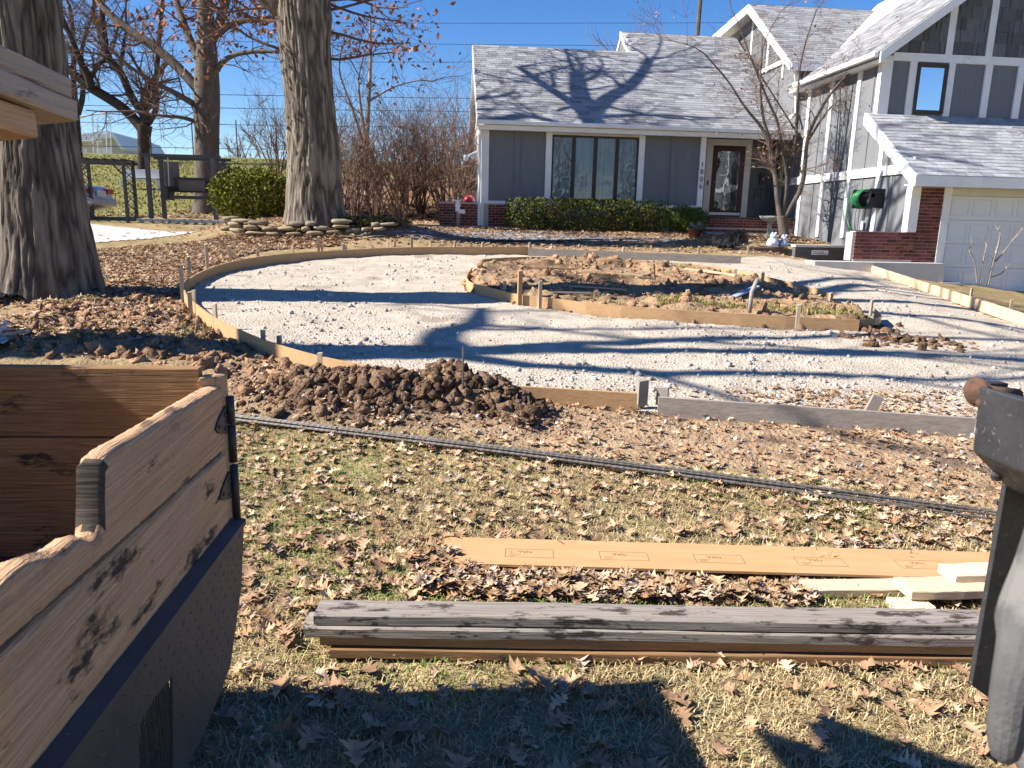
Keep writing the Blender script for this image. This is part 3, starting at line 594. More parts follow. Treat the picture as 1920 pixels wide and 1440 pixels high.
# house number, down the post
def text(body, loc, size, m, parent, rx=math.pi/2, name='numeral', rz=0):
    cu = bpy.data.curves.new('t', 'FONT'); cu.body = body; cu.size = size; cu.extrude = .004; cu.align_x = 'CENTER'; t = bpy.data.objects.new('t', cu); C.objects.link(t)
    bpy.context.view_layer.update(); me = bpy.data.meshes.new_from_object(t.evaluated_get(bpy.context.evaluated_depsgraph_get())); bpy.data.objects.remove(t); me.materials.clear(); me.materials.append(MT[m])
    o = bpy.data.objects.new(name, me); C.objects.link(o); o.parent = parent
    o.location = Vector(loc)-Vector(parent.location); o.rotation_euler = (rx, 0, rz); return o
for i, ch in enumerate('1806'): text(ch, (7.54, FY-.066, 3.30-i*.205), .21, 'blackmetal', HO)
# --- roofs
def shingles(name, c0, ux, uy, nx_, L, m='shingle', parent=None, exp=.14, tabw=.305, skip=None, single=False):
    """c0 lower-left corner, ux unit along eave, uy unit up the slope; nx_ eave length, L slope length"""
    c0 = np.array(c0, float); ux = np.array(ux, float); uy = np.array(uy, float); n_ = np.cross(ux, uy); n_ /= np.linalg.norm(n_); mb = MB(); r = random.Random(4); k = int(L/exp); objs = []
    for i in range(k+1):
        x = -r.uniform(0, tabw)
        while x < nx_:
            a = max(x, 0); b = min(x+tabw-.008, nx_); s0 = i*exp; s1 = min(s0+exp+.03, L)
            if b-a > .02 and s1 > s0 and not (skip and skip(a, b, s0)):
                t = .012+r.uniform(-.003, .004); P = lambda u, v, h: c0+ux*u+uy*v+n_*h
                vs = [P(a, s0, 0), P(b, s0, 0), P(b, s0, t), P(a, s0, t), P(b, s1, .003), P(a, s1, .003)]; fs = [(0,1,2,3), (3,2,4,5), (0,3,5), (1,4,2)]
                g = r.choice([.24,.28,.31,.34,.37,.40])*r.uniform(.9, 1.1)
                if single: objs.append(MB().add(vs, fs).build('shingle', 'shinglepart'))
                else: mb.add(vs, fs, (g, g*1.01, g*1.05))
            x += tabw
    if single:
        for o in objs: o.parent = parent; o.location = -Vector(parent.location)-Vector(HO.location)
        return
    o = mb.build(name, m); o.parent = parent; o.location = -Vector(parent.location)-Vector(HO.location); o['kind'] = 'stuff'; return o
def roofslab(name, pts, t=.14, label=None, m='creamtrim'):
    """planar polygon given as points, extruded downward"""
    pts = [Vector(p) for p in pts]; n = (pts[1]-pts[0]).cross(pts[2]-pts[0]).normalized()
    if n.z < 0: pts = pts[::-1]; n = -n
    vs = [p-n*.004 for p in pts]+[p-n*t for p in pts]; k = len(pts)
    return part(name, MB().add(vs, [tuple(range(k)), tuple(range(k, 2*k))[::-1]]+[(i, k+i, k+(i+1) % k, (i+1) % k) for i in range(k)]), m, HO, label)
EZ, EY = 4.36, 21.62; SL = .70; un = math.hypot(1, SL)
def rz_(Y): return EZ+(Y-EY)*SL
r1 = roofslab('roof', [(1.0, EY, EZ), (10.05, EY, EZ), (10.05, 26.8, rz_(26.8)), (6.05, 26.8, rz_(26.8)), (6.05, 25.5, rz_(25.5)), (1.0, 25.5, rz_(25.5))], label='grey shingle roof of the low wing with tree shadows')
r1b = roofslab('roof', [(1.0, 25.5, rz_(25.5)), (6.05, 25.5, rz_(25.5)), (6.05, 29.6, EZ-.1), (1.0, 29.6, EZ-.1)]); r1c = roofslab('roof', [(6.05, 26.8, rz_(26.8)), (12, 26.8, rz_(26.8)), (12, 32, EZ), (6.05, 32, EZ)])
uy1 = (0, 1/un, SL/un)
shingles('shingles', (.98, EY-.02, EZ), (1,0,0), uy1, 9.07, (26.8-EY)*un, parent=r1, skip=lambda a, b, s: s > (25.5-EY)*un and a < 5.07)
bx('gutter', (.98, 10.06, EY-.13, EY-.005, EZ-.13, EZ-.012), 'whitepaint', bevel=.02); bx('fascia', (1.0, 10.04, EY, EY+.1, EZ-.26, EZ-.135), 'whitepaint'); bx('soffit', (1.0, 10.04, EY+.1, FY-.001, EZ-.235, EZ-.2), 'creamtrim')
part('gable_wall', MB().prism([(FY, 1.2), (29.2, 1.2), (29.2, 4.2), (25.5, rz_(25.5)-.16), (FY, rz_(FY)-.18)], 'x', 1.2, 1.3), 'whitepaint')
for i in range(14): bx('batten', (1.165, 1.2, FY+.3+i*.5, FY+.38+i*.5, 1.6, 4.2), 'whitepaint')
part('rake_board', MB().prism([(EY-.02, EZ-.2), (EY-.02, EZ-.01), (25.5, rz_(25.5)+.0), (25.5, rz_(25.5)-.2)], 'x', .96, .998), 'whitepaint')
part('gable_wall', MB().prism([(25.5, rz_(25.5)-.3), (26.8, rz_(26.8)-.15), (28.5, rz_(25.5)-.3)], 'x', 6.1, 6.2), 'siding'); part('rake_board', MB().prism([(25.3, rz_(25.3)-.05), (25.3, rz_(25.3)+.02), (26.8, rz_(26.8)+.02), (26.8, rz_(26.8)-.17)], 'x', 6.0, 6.048), 'whitepaint')
dsp = part('downspout', MB().tube([(1.07, FY-.12, 4.2), (1.07, FY-.08, 4.0), (1.07, FY-.08, 1.5)], .04, 8), 'whitepaint')
fl = part('floodlight', MB().tube([(1.02, FY-.02, 3.55), (.75, FY-.1, 3.4)], [.03, .03], 8).lathe([(.0,0), (.06,.01), (.07,.1), (.03,.16)], 12, (.68, FY-.12, 3.27)).lathe([(.0,0), (.06,.01), (.07,.1), (.03,.16)], 12, (.88, FY-.22, 3.3)), 'whitepaint')
# --- right wing: side wall (X=10.3), sunlit
SX = 10.3
part('side_wall', MB().prism([(16.0, 1.0), (25.0, 1.0), (25.0, 5.9), (17.8, 5.9), (17.8, 4.35), (16.0, 2.7)], 'x', SX, SX+.15), 'siding', label='sunlit grey board and batten side wall')
bx('band_board', (SX-.05, SX, 16.0, 22.9, 2.86, 3.07), 'whitepaint')
for y0 in (22.7, 21.3, 20.05, 18.73, 17.39, 16.12):
    bx('trim_post', (SX-.045, SX, y0-.08, y0+.08, 1.4, 2.858), 'whitepaint'); bx('trim_post', (SX-.045, SX, y0-.08, y0+.08, 3.072, 3.2 if y0 < 17 else (3.9 if y0 < 17.5 else 5.7)), 'whitepaint')
for i in range(11):
    y0 = 22.45-i*.62
    if min(abs(y0-k) for k in (22.7, 21.3, 20.05, 18.73, 17.39, 16.12)) > .2: bx('batten', (SX-.018, SX, y0-.025, y0+.025, 1.4, 5.6 if y0 > 17.9 else 3.3), 'siding')
bx('corner_board', (SX-.06, SX+.2, 17.74, 17.9, 4.3, 5.6), 'whitepaint')
# upper front gable wall
UY = 17.8
PK = (14.6, 9.05); rk = lambda X: 5.62+(X-10.0)*(PK[1]-5.62)/(PK[0]-10.0)
part('upper_wall', MB().prism([(SX, 4.2), (18.9, 4.2), (18.9, 5.75), (PK[0], PK[1]-.2), (SX, rk(SX)-.12)], 'y', UY, UY+.15), 'siding')
bx('band_board', (SX+.2, 18.9, UY-.05, UY, 5.50, 5.68), 'whitepaint')
for a in (11.03, 11.98, 12.92, 13.75, 14.7): bx('trim_post', (a-.085, a+.085, UY-.045, UY, 4.3, 5.498), 'whitepaint')
for a in (11.85, 12.85, 13.85, 14.85): bx('trim_post', (a-.085, a+.085, UY-.045, UY, 5.682, rk(min(a, 29.2-a))-.2), 'whitepaint')
uw = bx('window', (11.12, 11.89, UY-.02, UY-.006, 4.36, 5.44), 'darkframe', label='narrow upper window reflecting blue sky')
f_ = MB(); f_.box(11.12, 11.20, UY-.07, UY-.021, 4.36, 5.46); f_.box(11.81, 11.89, UY-.07, UY-.021, 4.36, 5.46); f_.box(11.2, 11.81, UY-.07, UY-.021, 5.38, 5.46); f_.box(11.2, 11.81, UY-.07, UY-.021, 4.36, 4.43); part('frame', f_, 'darkframe', uw)
bx('pane', (11.2, 11.81, UY-.045, UY-.035, 4.43, 5.38), 'skypane', uw)
z = 5.69; row = 0
while z < 7.6:
    x = 10.35+random.uniform(-.1, 0)
    while x < 14.4:
        wd_ = random.choice([.12,.16,.2,.26,.3,.36]); top = min(z+.27, rk(min(x+.05, 14.6))-.26)
        if x > 10.3 and top-z > .05 and not any(abs(x+wd_/2-a) < .085+wd_/2-.03 and False for a in (11.85,)): bx('shake', (x, x+wd_-.012, UY-.028-random.uniform(0, .012), UY-.002, z+random.uniform(-.012, .012), top), 'shake')
        x += wd_
    z += .265
# its roof: left slope seen edge on, rake board, side gutter
r2 = roofslab('roof', [(10.0, UY-.35, rk(10.0)), (PK[0], UY-.35, PK[1]), (PK[0], 26, PK[1]), (10.0, 22.2, rk(10.0))], label='steep grey roof slope beside the upper gable')
r2b = roofslab('roof', [(PK[0], UY-.35, PK[1]), (19.2, UY-.35, rk(10.0)), (19.2, 26, rk(10.0)), (PK[0], 26, PK[1])])
sl2 = (PK[1]-rk(10.0))/(PK[0]-10.0); u2 = math.hypot(1, sl2)
shingles('shingles', (9.98, 22.2, rk(10.0)), (0,-1,0), (1/u2, 0, sl2/u2), 22.2-UY+.37, 4.6*u2, parent=r2)
part('rake_board', MB().prism([(9.98, rk(9.98)-.24), (9.98, rk(9.98)-.0), (PK[0], PK[1]), (19.2, rk(10.0)), (19.2, rk(10.0)-.24), (PK[0], PK[1]-.24)], 'y', UY-.4, UY-.352), 'whitepaint')
bx('gutter', (9.86, 9.985, UY-.3, 21.6, 5.50, 5.62), 'whitepaint', bevel=.02); bx('soffit', (9.99, SX-.001, UY-.3, 22.0, 5.42, 5.46), 'whitepaint')
# tall block: gable end facing the low wing, front slope with ridge running right
GY_, GZ_ = 25.0, 8.55; ey, ez = 21.55, 6.15
part('gable_wall', MB().prism([(ey+.3, 4.5), (29.5, 4.5), (29.5, 8.1), (GY_, GZ_-.2), (ey+.3, ez+.02)], 'x', SX-.1, SX+.05), 'siding')
r3 = roofslab('roof', [(9.75, ey, ez), (22, ey, ez), (22, GY_, GZ_), (9.75, GY_, GZ_)], label='front slope of the tall roof behind the gables'); r3b = roofslab('roof', [(9.75, GY_, GZ_), (22, GY_, GZ_), (22, 30, 8.2), (9.75, 30, 8.2)])
s3 = (GZ_-ez)/(GY_-ey); u3 = math.hypot(1, s3); shingles('shingles', (9.76, ey-.02, ez), (1,0,0), (0, 1/u3, s3/u3), 6.5, (GY_-ey)*u3, parent=r3)
part('rake_board', MB().prism([(ey-.03, ez-.2), (ey-.03, ez+.0), (GY_, GZ_+.0), (30, 8.2), (30, 7.95), (GY_, GZ_-.25)], 'x', 9.70, 9.748), 'whitepaint')
bx('fascia', (9.75, 14, ey-.06, ey-.002, ez-.2, ez-.01), 'whitepaint')
for y0, z0, z1 in ((23.0, 6.0, 7.0), (24.2, 6.4, 7.8), (25.6, 6.6, 8.2)): bx('trim_post', (SX-.15, SX-.1, y0-.06, y0+.06, z0, z1), 'whitepaint')
bx('band_board', (SX-.155, SX-.1, 22.6, 26.8, 6.42, 6.55), 'whitepaint')
for i in range(6):
    y0 = 23.1
    while y0 < 26.6:
        d_ = random.uniform(.2, .4); zt = 6.58+i*.28
        if zt+.27 < GZ_-.3-abs(y0+d_/2-GY_)*(s3 if y0 < GY_ else .07): bx('shake', (SX-.135, SX-.102, y0, y0+d_-.015, zt, zt+.265), 'shake')
        y0 += d_
dn = part('downspout', MB().tube([(9.95, 21.7, 6.0), (10.1, 21.9, 5.7), (10.2, 21.9, 4.9), (9.9, 21.6, 4.7)], .045, 8), 'whitepaint')
# garage: pier, low wall, door, lower roof
GYF = 16.0
bx('pier', (10.44, 10.97, GYF-.043, GYF+.3, .2, 2.6), 'mortar'); bricks(10.44, 10.975, GYF-.045, .90, 2.57)
bx('low_wall', (9.06, 10.43, GYF-.043, GYF+.22, .2, 1.585), 'mortar'); bricks(9.06, 10.43, GYF-.045, .98, 1.58)
bx('wall_cap', (9.0, 9.058, GYF-.02, GYF+.24, .95, 1.56), 'concrete')
bx('concrete_ledge', (8.0, 10.98, GYF-.42, GYF+.05, .2, .93), 'concrete'); bx('concrete_ledge', (10.75, 11.35, GYF-.5, GYF-.02, .1, .52), 'concrete')
bx('garage_trim', (10.98, 11.16, GYF-.06, GYF+.2, .30, 2.6), 'whitepaint'); bx('garage_trim', (11.16, 16, GYF-.02, GYF+.2, 2.40, 2.6), 'creamtrim')
gd = bx('garage_door', (11.16, 15.9, GYF+.06, GYF+.10, .30, 2.4), 'garagedoor', label='white panelled garage door in shade')
for r_ in range(4):
    z0 = .32+r_*.52; bx('door_section', (11.165, 15.9, GYF+.035, GYF+.058, z0, z0+.507), 'garagedoor', gd)
    for c_ in range(9):
        x0 = 11.24+c_*.53; f_ = MB(); e = .022
        f_.box(x0, x0+.44, GYF+.024, GYF+.034, z0+.08, z0+.08+e); f_.box(x0, x0+.44, GYF+.024, GYF+.034, z0+.43-e, z0+.43); f_.box(x0, x0+e, GYF+.024, GYF+.034, z0+.08+e, z0+.43-e); f_.box(x0+.44-e, x0+.44, GYF+.024, GYF+.034, z0+.08+e, z0+.43-e)
        part('panel_moulding', f_, 'garagedoor', gd)
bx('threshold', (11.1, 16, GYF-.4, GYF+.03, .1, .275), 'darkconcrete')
ge, gz_, gt = 15.55, 2.78, 4.32; gs = (gt-gz_)/(UY-ge); gu = math.hypot(1, gs)
r4 = roofslab('roof', [(10.02, ge, gz_), (16.5, ge, gz_), (16.5, UY-.005, gt), (10.02, UY-.005, gt)], label='low shingle roof over the garage door')
shingles('shingle', (10.03, ge-.02, gz_), (1,0,0), (0, 1/gu, gs/gu), 3.4, (UY-ge)*gu, parent=r4, single=True, exp=.145, tabw=.31)
shingles('shingles', (13.43, ge-.02, gz_), (1,0,0), (0, 1/gu, gs/gu), 3.1, (UY-ge)*gu, parent=r4)
part('rake_board', MB().prism([(ge-.03, gz_-.26), (ge-.03, gz_-.0), (UY-.01, gt), (UY-.01, gt-.26)], 'x', 9.96, 10.018), 'whitepaint')
bx('fascia', (9.97, 16.5, ge-.07, ge-.022, gz_-.23, gz_-.012), 'whitepaint'); bx('soffit', (10.02, 16.5, ge, GYF-.061, gz_-.21, gz_-.185), 'creamtrim'); bx('corner_board', (10.22, 10.436, GYF-.06, GYF+.12, 1.59, 2.66), 'whitepaint')
bx('meter_tag', (SX-.07, SX-.05, 17.75, 17.85, 1.62, 1.82), 'whitepaint')
# hose reel (own thing, hangs on the wall)
hc = onX(1625, 368, 10.1); HR = empty('hose_reel', (10.12, hc[1], hc[2]), 'black hose reel with green hose hung on the side wall', 'hose reel')
def rel(mb, name, m, root, smooth=False, bevel=0): o = mb.build(name, m, None, smooth, bevel); return keep(o, root)
m_ = MB(); c = HR.location
m_.box(c.x-.02, c.x+.17, c.y-.42, c.y+.5, c.z+.1, c.z+.16); m_.box(c.x-.18, c.x+.17, c.y-.44, c.y-.38, c.z-.28, c.z+.16); m_.box(c.x-.18, c.x+.17, c.y+.3, c.y+.36, c.z-.28, c.z+.16); rel(m_, 'frame', 'blackmetal', HR)
m_ = MB()
for k in range(7): m_.tube([(c.x+.2*math.cos(a*.524), c.y+.05+k*.045, c.z-.06+.22*math.sin(a*.524)) for a in range(13)], .016, 6)
rel(m_, 'hose_coil', 'hose', HR, True)
P0 = [onX(x, y, 10.08) for x, y in [(1598,362),(1590,385),(1588,410),(1592,425),(1600,432),(1612,434)]]; rel(MB().tube(P0, .017, 6), 'hanging_hose', 'hose', HR, True)
rel(MB().tube([(c.x-.12, c.y-.44, c.z), (c.x-.12, c.y+.36, c.z)], .05, 10), 'drum', 'rubber', HR)
# wall of brick beside the corner
BWL = empty('brick_garden_wall', (.5, 22.1, 1.5), 'low dark red brick garden wall left of the house corner', 'wall')
keep(MB().box(-.06, 1.1, 21.947, 22.2, 1.2, 2.14).build('core', 'mortar'), BWL); bricks(-.06, 1.1, 21.945, 1.42, 2.13, parent=BWL)
# ================================================================ forms and stakes
def strip(name, pts, h, t, m, below=.02, side=1):
    """upright board bent along a ground polyline; pts xyz of the top edge"""
    P = [np.array(p, float) for p in pts]; mb = MB(); n = len(P); vs = []
    for i, p in enumerate(P):
        d_ = P[min(i+1, n-1)]-P[max(i-1, 0)]; nn = np.array([-d_[1], d_[0], 0]); nn /= np.linalg.norm(nn); o_ = nn*t*side
        z1 = p[2]; z0 = p[2]-h-below
        vs += [(p[0], p[1], z0), (p[0], p[1], z1), (p[0]+o_[0], p[1]+o_[1], z1), (p[0]+o_[0], p[1]+o_[1], z0)]
    fs = [(0,1,2,3), tuple((n-1)*4+k for k in (3,2,1,0))]
    for i in range(n-1):
        for k in range(4): fs.append((i*4+k, (i+1)*4+k, (i+1)*4+(k+1) % 4, i*4+(k+1) % 4))
    o = MB().add(vs, fs).build(name, m); return o
def resample(P, step):
    P = [np.array(p) for p in P]; out = [P[0]]
    for a, b in zip(P[:-1], P[1:]):
        n = max(1, int(np.linalg.norm(b-a)/step)); out += [a+(b-a)*(i+1)/n for i in range(n)]
    return out
def smooth(P, it=2):
    for _ in range(it):
        P = [P[0]]+[q for a, b in zip(P[:-1], P[1:]) for q in (a*.75+b*.25, a*.25+b*.75)]+[P[-1]]
    return P
A = smooth([np.array(p) for p in arcW], 2)
n3 = len(A)
cuts = [0, int(n3*.28), int(n3*.55), int(n3*.78), n3-1]
lbs = ['tan bent form board along the far edge of the drive', 'tan form board curving round the far left of the drive', 'tan form board sharply bent beside the oak', 'tan form board running into the dirt pile']
for i in range(4):
    o = strip('form_board', A[cuts[i]:cuts[i+1]+1], .14, .018, 'formwood'); tag(o, lbs[i], 'form board', 'form boards round the drive')
for nm, P, m, lb in [('form_board', nearA, 'formwood', 'brown straight form board beside the dirt pile'), ('form_board', nearB, 'formgrey', 'long grey straight form board at the lawn edge'), ('form_board', farG, 'formgrey', 'weathered grey form board in front of the walkway'), ('form_board', rightB, 'formnew', 'pale new form board slanting towards the garage')]:
    o = strip(nm, resample(P, .5), .14, .036, m); tag(o, lb, 'form board', 'form boards round the drive')
I_ = smooth([np.array(p) for p in isF], 1); ni = len(I_); c1 = int(ni*.42)
o = strip('form_board', I_[:c1+1], .13, .016, 'formwood'); tag(o, 'tan form board bent round the blunt end of the island', 'form board', 'island form boards')
o = strip('form_board', I_[c1:], .14, .036, 'formwood'); tag(o, 'straight brown form board along the front of the island', 'form board', 'island form boards')
Bk = [np.array([p[0], p[1], float(g0(p[0], p[1]))+.12]) for p in isB]
o = strip('form_board', smooth(Bk[2:], 1), .13, .016, 'formwood', side=-1); tag(o, 'bent form board along the back of the island', 'form board', 'island form boards')
o = strip('landscape_edging', smooth([I_[-1], np.array([isB[0][0]+.08, isB[0][1], I_[-1][2]]), Bk[1]], 2), .13, .012, 'plastic'); tag(o, 'black plastic edging closing the island tip', 'edging')
stake_me = {}
def stake(x, ytop, ybase, label, group, m='stakewood', wd=.045, lean=(0, 0), dz=0, fat=1.0):
    b = gp(x, ybase, dz); d_ = np.linalg.norm(b-EYE); h = (ybase-ytop)/FPX*d_*1.03
    key = (m, wd)
    if key not in stake_me:
        mb = MB(); t = wd*.55
        vs = [(-wd/2,-t/2,0),(wd/2,-t/2,0),(wd/2,t/2,0),(-wd/2,t/2,0),(-wd/2,-t/2,.94),(wd/2,-t/2,.97),(wd/2,t/2,1),(-wd/2,t/2,.97),(0,0,-.25)]
        mb.add(vs, [(4,5,6,7),(0,1,5,4),(1,2,6,5),(2,3,7,6),(3,0,4,7),(0,8,1),(1,8,2),(2,8,3),(3,8,0)]); stake_me[key] = mb.mesh('stake', m)
    o = obj('stake', stake_me[key], None, tuple(b), (lean[0], lean[1], random.uniform(-.5, .5))); o.scale = (fat, fat, h); tag(o, label, 'stake', group); return o
random.seed(11)
Lb = 'pale wooden stake holding the curved drive form'
for x, t_, b_ in [(343,507,562),(357,486,533),(390,463,515),(388,492,503),(432,464,489),(484,470,481),(549,461,484),(598,446,481),(604,460,472),(644,458,478),(648,458,478),(679,460,467),(727,453,468),(740,452,462),(772,443,472),(806,452,465),(853,452,465),(905,454,466),(951,459,466),(358,551,590),(365,547,578),(405,573,617),(494,620,644),(524,630,648),(601,662,695)]:
    stake(x, t_, b_, Lb, 'stakes along the curved drive form')
for x, t_, b_ in [(902,487,512),(900,510,531),(946,528,558),(962,530,558),(1012,527,576),(1034,550,560),(1113,552,570),(1192,565,574),(1287,545,580),(1402,563,589),(1494,574,616),(1592,583,600),(1632,565,590),(1556,551,575),(1489,538,560),(1428,513,545),(1378,505,522),(1331,503,514),(1230,499,512),(1061,480,488),(1123,480,489)]:
    stake(x, t_, b_, 'pale wooden stake set along the island form', 'stakes along the island form')
stake(974, 508, 571, 'tall tan stake at the front of the island form', None, 'formwood', wd=.06)
stake(956, 718, 742, 'short stake behind the brown form board by the dirt pile', 'stakes at the brown form board'); stake(988, 717, 745, 'short stake behind the brown form board by the dirt pile', 'stakes at the brown form board')
stake(1202, 712, 757, 'stout weathered stake at the end of the brown form board', None, 'formgrey', wd=.09); stake(1241, 726, 758, 'stout weathered stake at the end of the grey form board', None, 'formgrey', wd=.09)
stake(1626, 742, 781, 'stout stake leaning against the long grey form board', None, 'formgrey', wd=.08, lean=(0, .35))
for x, t_, b_ in [(1169,463,474),(1310,463,476),(993,455,466),(1402,462,477)]: stake(x, t_, b_, 'small stake along the grey form by the walkway', 'stakes along the walkway form')
for x, t_, b_ in [(1660,495,505),(1695,508,518),(1820,543,557),(1895,565,580)]: stake(x, t_, b_, 'short stake behind the pale form board near the garage', 'stakes behind the pale form board')
# pins
b = gp(868, 712, .25); o = MB().tube([(0,0,-.3), (0,0,.25)], .008, 6).build('rebar_pin', 'rebar', loc=tuple(b)); tag(o, 'thin steel rebar pin standing in the dirt pile', 'rebar')
b = gp(1230, 532, .1); o = MB().tube([(0,0,-.1), (-.05,0,.3)], .012, 6).build('rebar_pin', 'rust', loc=tuple(b)); tag(o, 'rusty steel pin leaning in the island dirt', 'rebar')
# offcuts lying in the island
for i, (x, y, L_, rz, lb, m, ry) in enumerate([(1170,524,.55,-.25,'pale board offcut lying on top of the island','formnew',.05),(1205,528,.25,.2,'small pale block on the island dirt','formnew',0),(1330,515,.9,-.7,'pale lath at the back of the island','formnew',.06),(1345,516,.7,-.9,'second pale lath crossing the one at the island back','formnew',.1),(1060,554,.95,-.12,'grey lath just inside the island front','formgrey',0),(1120,549,.8,-.15,'grey lath beside the island front stakes','formgrey',.04),(1320,545,.7,.5,'dark wet offcut by the sod in the island','timber',.05),(1040,513,.7,-.05,'tan board half buried at the island centre','formwood',0)]):
    p = gp(x, y, .1); z = float(ground(p[0], p[1])); o = MB().box(-L_/2, L_/2, -.04, .04, -.012, .012).build('wood_offcut', m, bevel=.003, loc=(p[0], p[1], z+.03)); o.rotation_euler = (random.uniform(-.15, .15), ry, rz); tag(o, lb, 'board')
p = gp(1395, 548, .15); z = float(ground(p[0], p[1])); o = MB().box(-.3, .3, -.05, .05, -.01, .01).build('plastic_board', 'bluegrey', loc=(p[0], p[1], z+.06)); o.rotation_euler = (0, -.25, .55); tag(o, 'blue grey board tilted on the island dirt', 'board')
pp_ = [gp(1405,586,.12), gp(1410,560,.2), gp(1420,542,.22)]
o = MB().tube([pp_[0]+[0,0,.0], pp_[0]+[.03,.05,.25], pp_[0]+[.10,.08,.40]], .028, 8).build('pipe', 'formgrey', smooth=True); tag(o, 'bent grey pipe standing out of the island dirt', 'pipe')
# ================================================================ lumber in front
def board(name, L_, W_, H_, m, loc, rz, label, group=None, rx=0, ry=0, bev=.004, cuts=24):
    mb = MB(); n = cuts; r = np.random.default_rng(int(abs(loc[0]*1000+loc[1]*77+loc[2]*991))); vs = []; fs = []
    for i in range(n+1):
        x = -L_/2+L_*i/n; wv = .003*math.sin(i*.5+loc[2]*40); e = .003
        sec = [(-W_/2+e, 0), (W_/2-e, 0), (W_/2, e), (W_/2, H_-e), (W_/2-e, H_), (-W_/2+e, H_), (-W_/2, H_-e), (-W_/2, e)]
        for y, z in sec: vs.append((x, y+wv+r.normal(0, .0008), z+r.normal(0, .0008)))
    for i in range(n):
        for k in range(8): fs.append((i*8+k, (i+1)*8+k, (i+1)*8+(k+1) % 8, i*8+(k+1) % 8))
    fs += [tuple(range(8)), tuple(n*8+k for k in range(8))[::-1]]
    o = mb.add(vs, fs).build(name, m, loc=loc); o.rotation_euler = (rx, ry, rz); tag(o, label, 'lumber', group); return o
sL = gp(598,1238); sR = gp(1830,1256); ang = math.atan2(sR[1]-sL[1], sR[0]-sL[0]); LL = 3.66
ux_ = np.array([math.cos(ang), math.sin(ang)]); nrm = np.array([-ux_[1], ux_[0]])
def stk(x0, off, z, m, lb, W_=.12, H_=.038, L_=LL):
    c = np.array([sL[0], sL[1]])+ux_*(x0+L_/2)+nrm*off; return board('lumber_board', L_, W_, H_, m, (c[0], c[1], z), ang, lb, 'boards stacked on the lawn')
z0 = float(ground(sL[0]+1, sL[1]))+.01
stk(.04, .060, z0, 'stackbrown', 'brown board at the bottom front of the lumber stack')
stk(-.03, .20, z0, 'stackbrown', 'brown board hidden at the bottom back of the lumber stack')
stk(.0, .078, z0+.042, 'stackbrown', 'brown board second from the bottom of the lumber stack')
stk(-.05, .066, z0+.083, 'stackgrey', 'grey crusted board second from the top of the lumber stack')
stk(-.02, .082, z0+.125, 'stackgrey', 'grey weathered board on top of the lumber stack')
stk(-.08, .145, z0+.0405, 'stackgrey', 'grey board end sticking out behind the lumber stack', W_=.1)
# hard board with printed stamps
hL = gp(840,1035,.02); hR = gp(1870,1073,.02); ha = math.atan2(hR[1]-hL[1], hR[0]-hL[0]); HL = 3.3; hx = np.array([math.cos(ha), math.sin(ha)]); hc2 = hL[:2]+hx*(HL/2-.03)
HB = empty('hardboard_plank', (hc2[0], hc2[1], float(ground(*hc2))+.035), 'long tan hardboard plank printed with boxed stamps', 'lumber', rz=ha)
MB().box(-HL/2, HL/2, -.145, .145, -.006, .006).build('plank', 'hardboard', HB)
mat('ink', (.10,.065,.045), (.20,.125,.07), scale=60, rough=.9)
for i, x0 in enumerate((.42, .87, 1.32, 1.80, 2.28, 2.76)):
    x = x0-HL/2; m_ = MB(); e = .0018; w_, h_ = .115, .045; y_ = -.02
    for (a, b2, c_, d2) in ((-w_, w_, h_-e, h_), (-w_, w_, -h_, -h_+e), (-w_, -w_+e, -h_+e, h_-e), (w_-e, w_, -h_+e, h_-e)): m_.box(x+a, x+b2, y_+c_, y_+d2, .0062, .0068)
    for k, (lw, ly) in enumerate(((.05, -.012), (.04, -.024), (.03, -.034))): m_.box(x-w_+.02, x-w_+.02+lw, y_+ly, y_+ly+.0012, .0062, .0068)
    m_.build('stamp_box', 'ink', HB)
    t_ = text('Valu', (0,0,0), .034, 'ink', HO, rx=0, name='stamp_lettering'); t_.parent = HB; t_.location = (x-.02, y_+.006, .0045); t_.scale = (1.2, 1, .5)
# pale short boards at the right
def pb(x0, y0, L_, W_, H_, m, lb, z, rz=0): p = gp(x0, y0); board('lumber_board', L_, W_, H_, m, (p[0]+L_/2, p[1], float(ground(p[0], p[1]))+z), rz, lb, 'short boards by the black post')
pb(1508,1118, 1.1, .11, .036, 'newpine', 'pinkish pale board lying behind the lumber stack', .01, -.012)
pb(1690,1135, .8, .14, .040, 'newpine', 'pale board overlapping the pinkish one', .045, -.02)
pb(1768,1118, .7, .12, .040, 'newpine', 'whitest board on top of the short pile', .086, .0)
pb(1672,1150, .16, .10, .036, 'newpine', 'small pale block under the short boards', .004, 0)
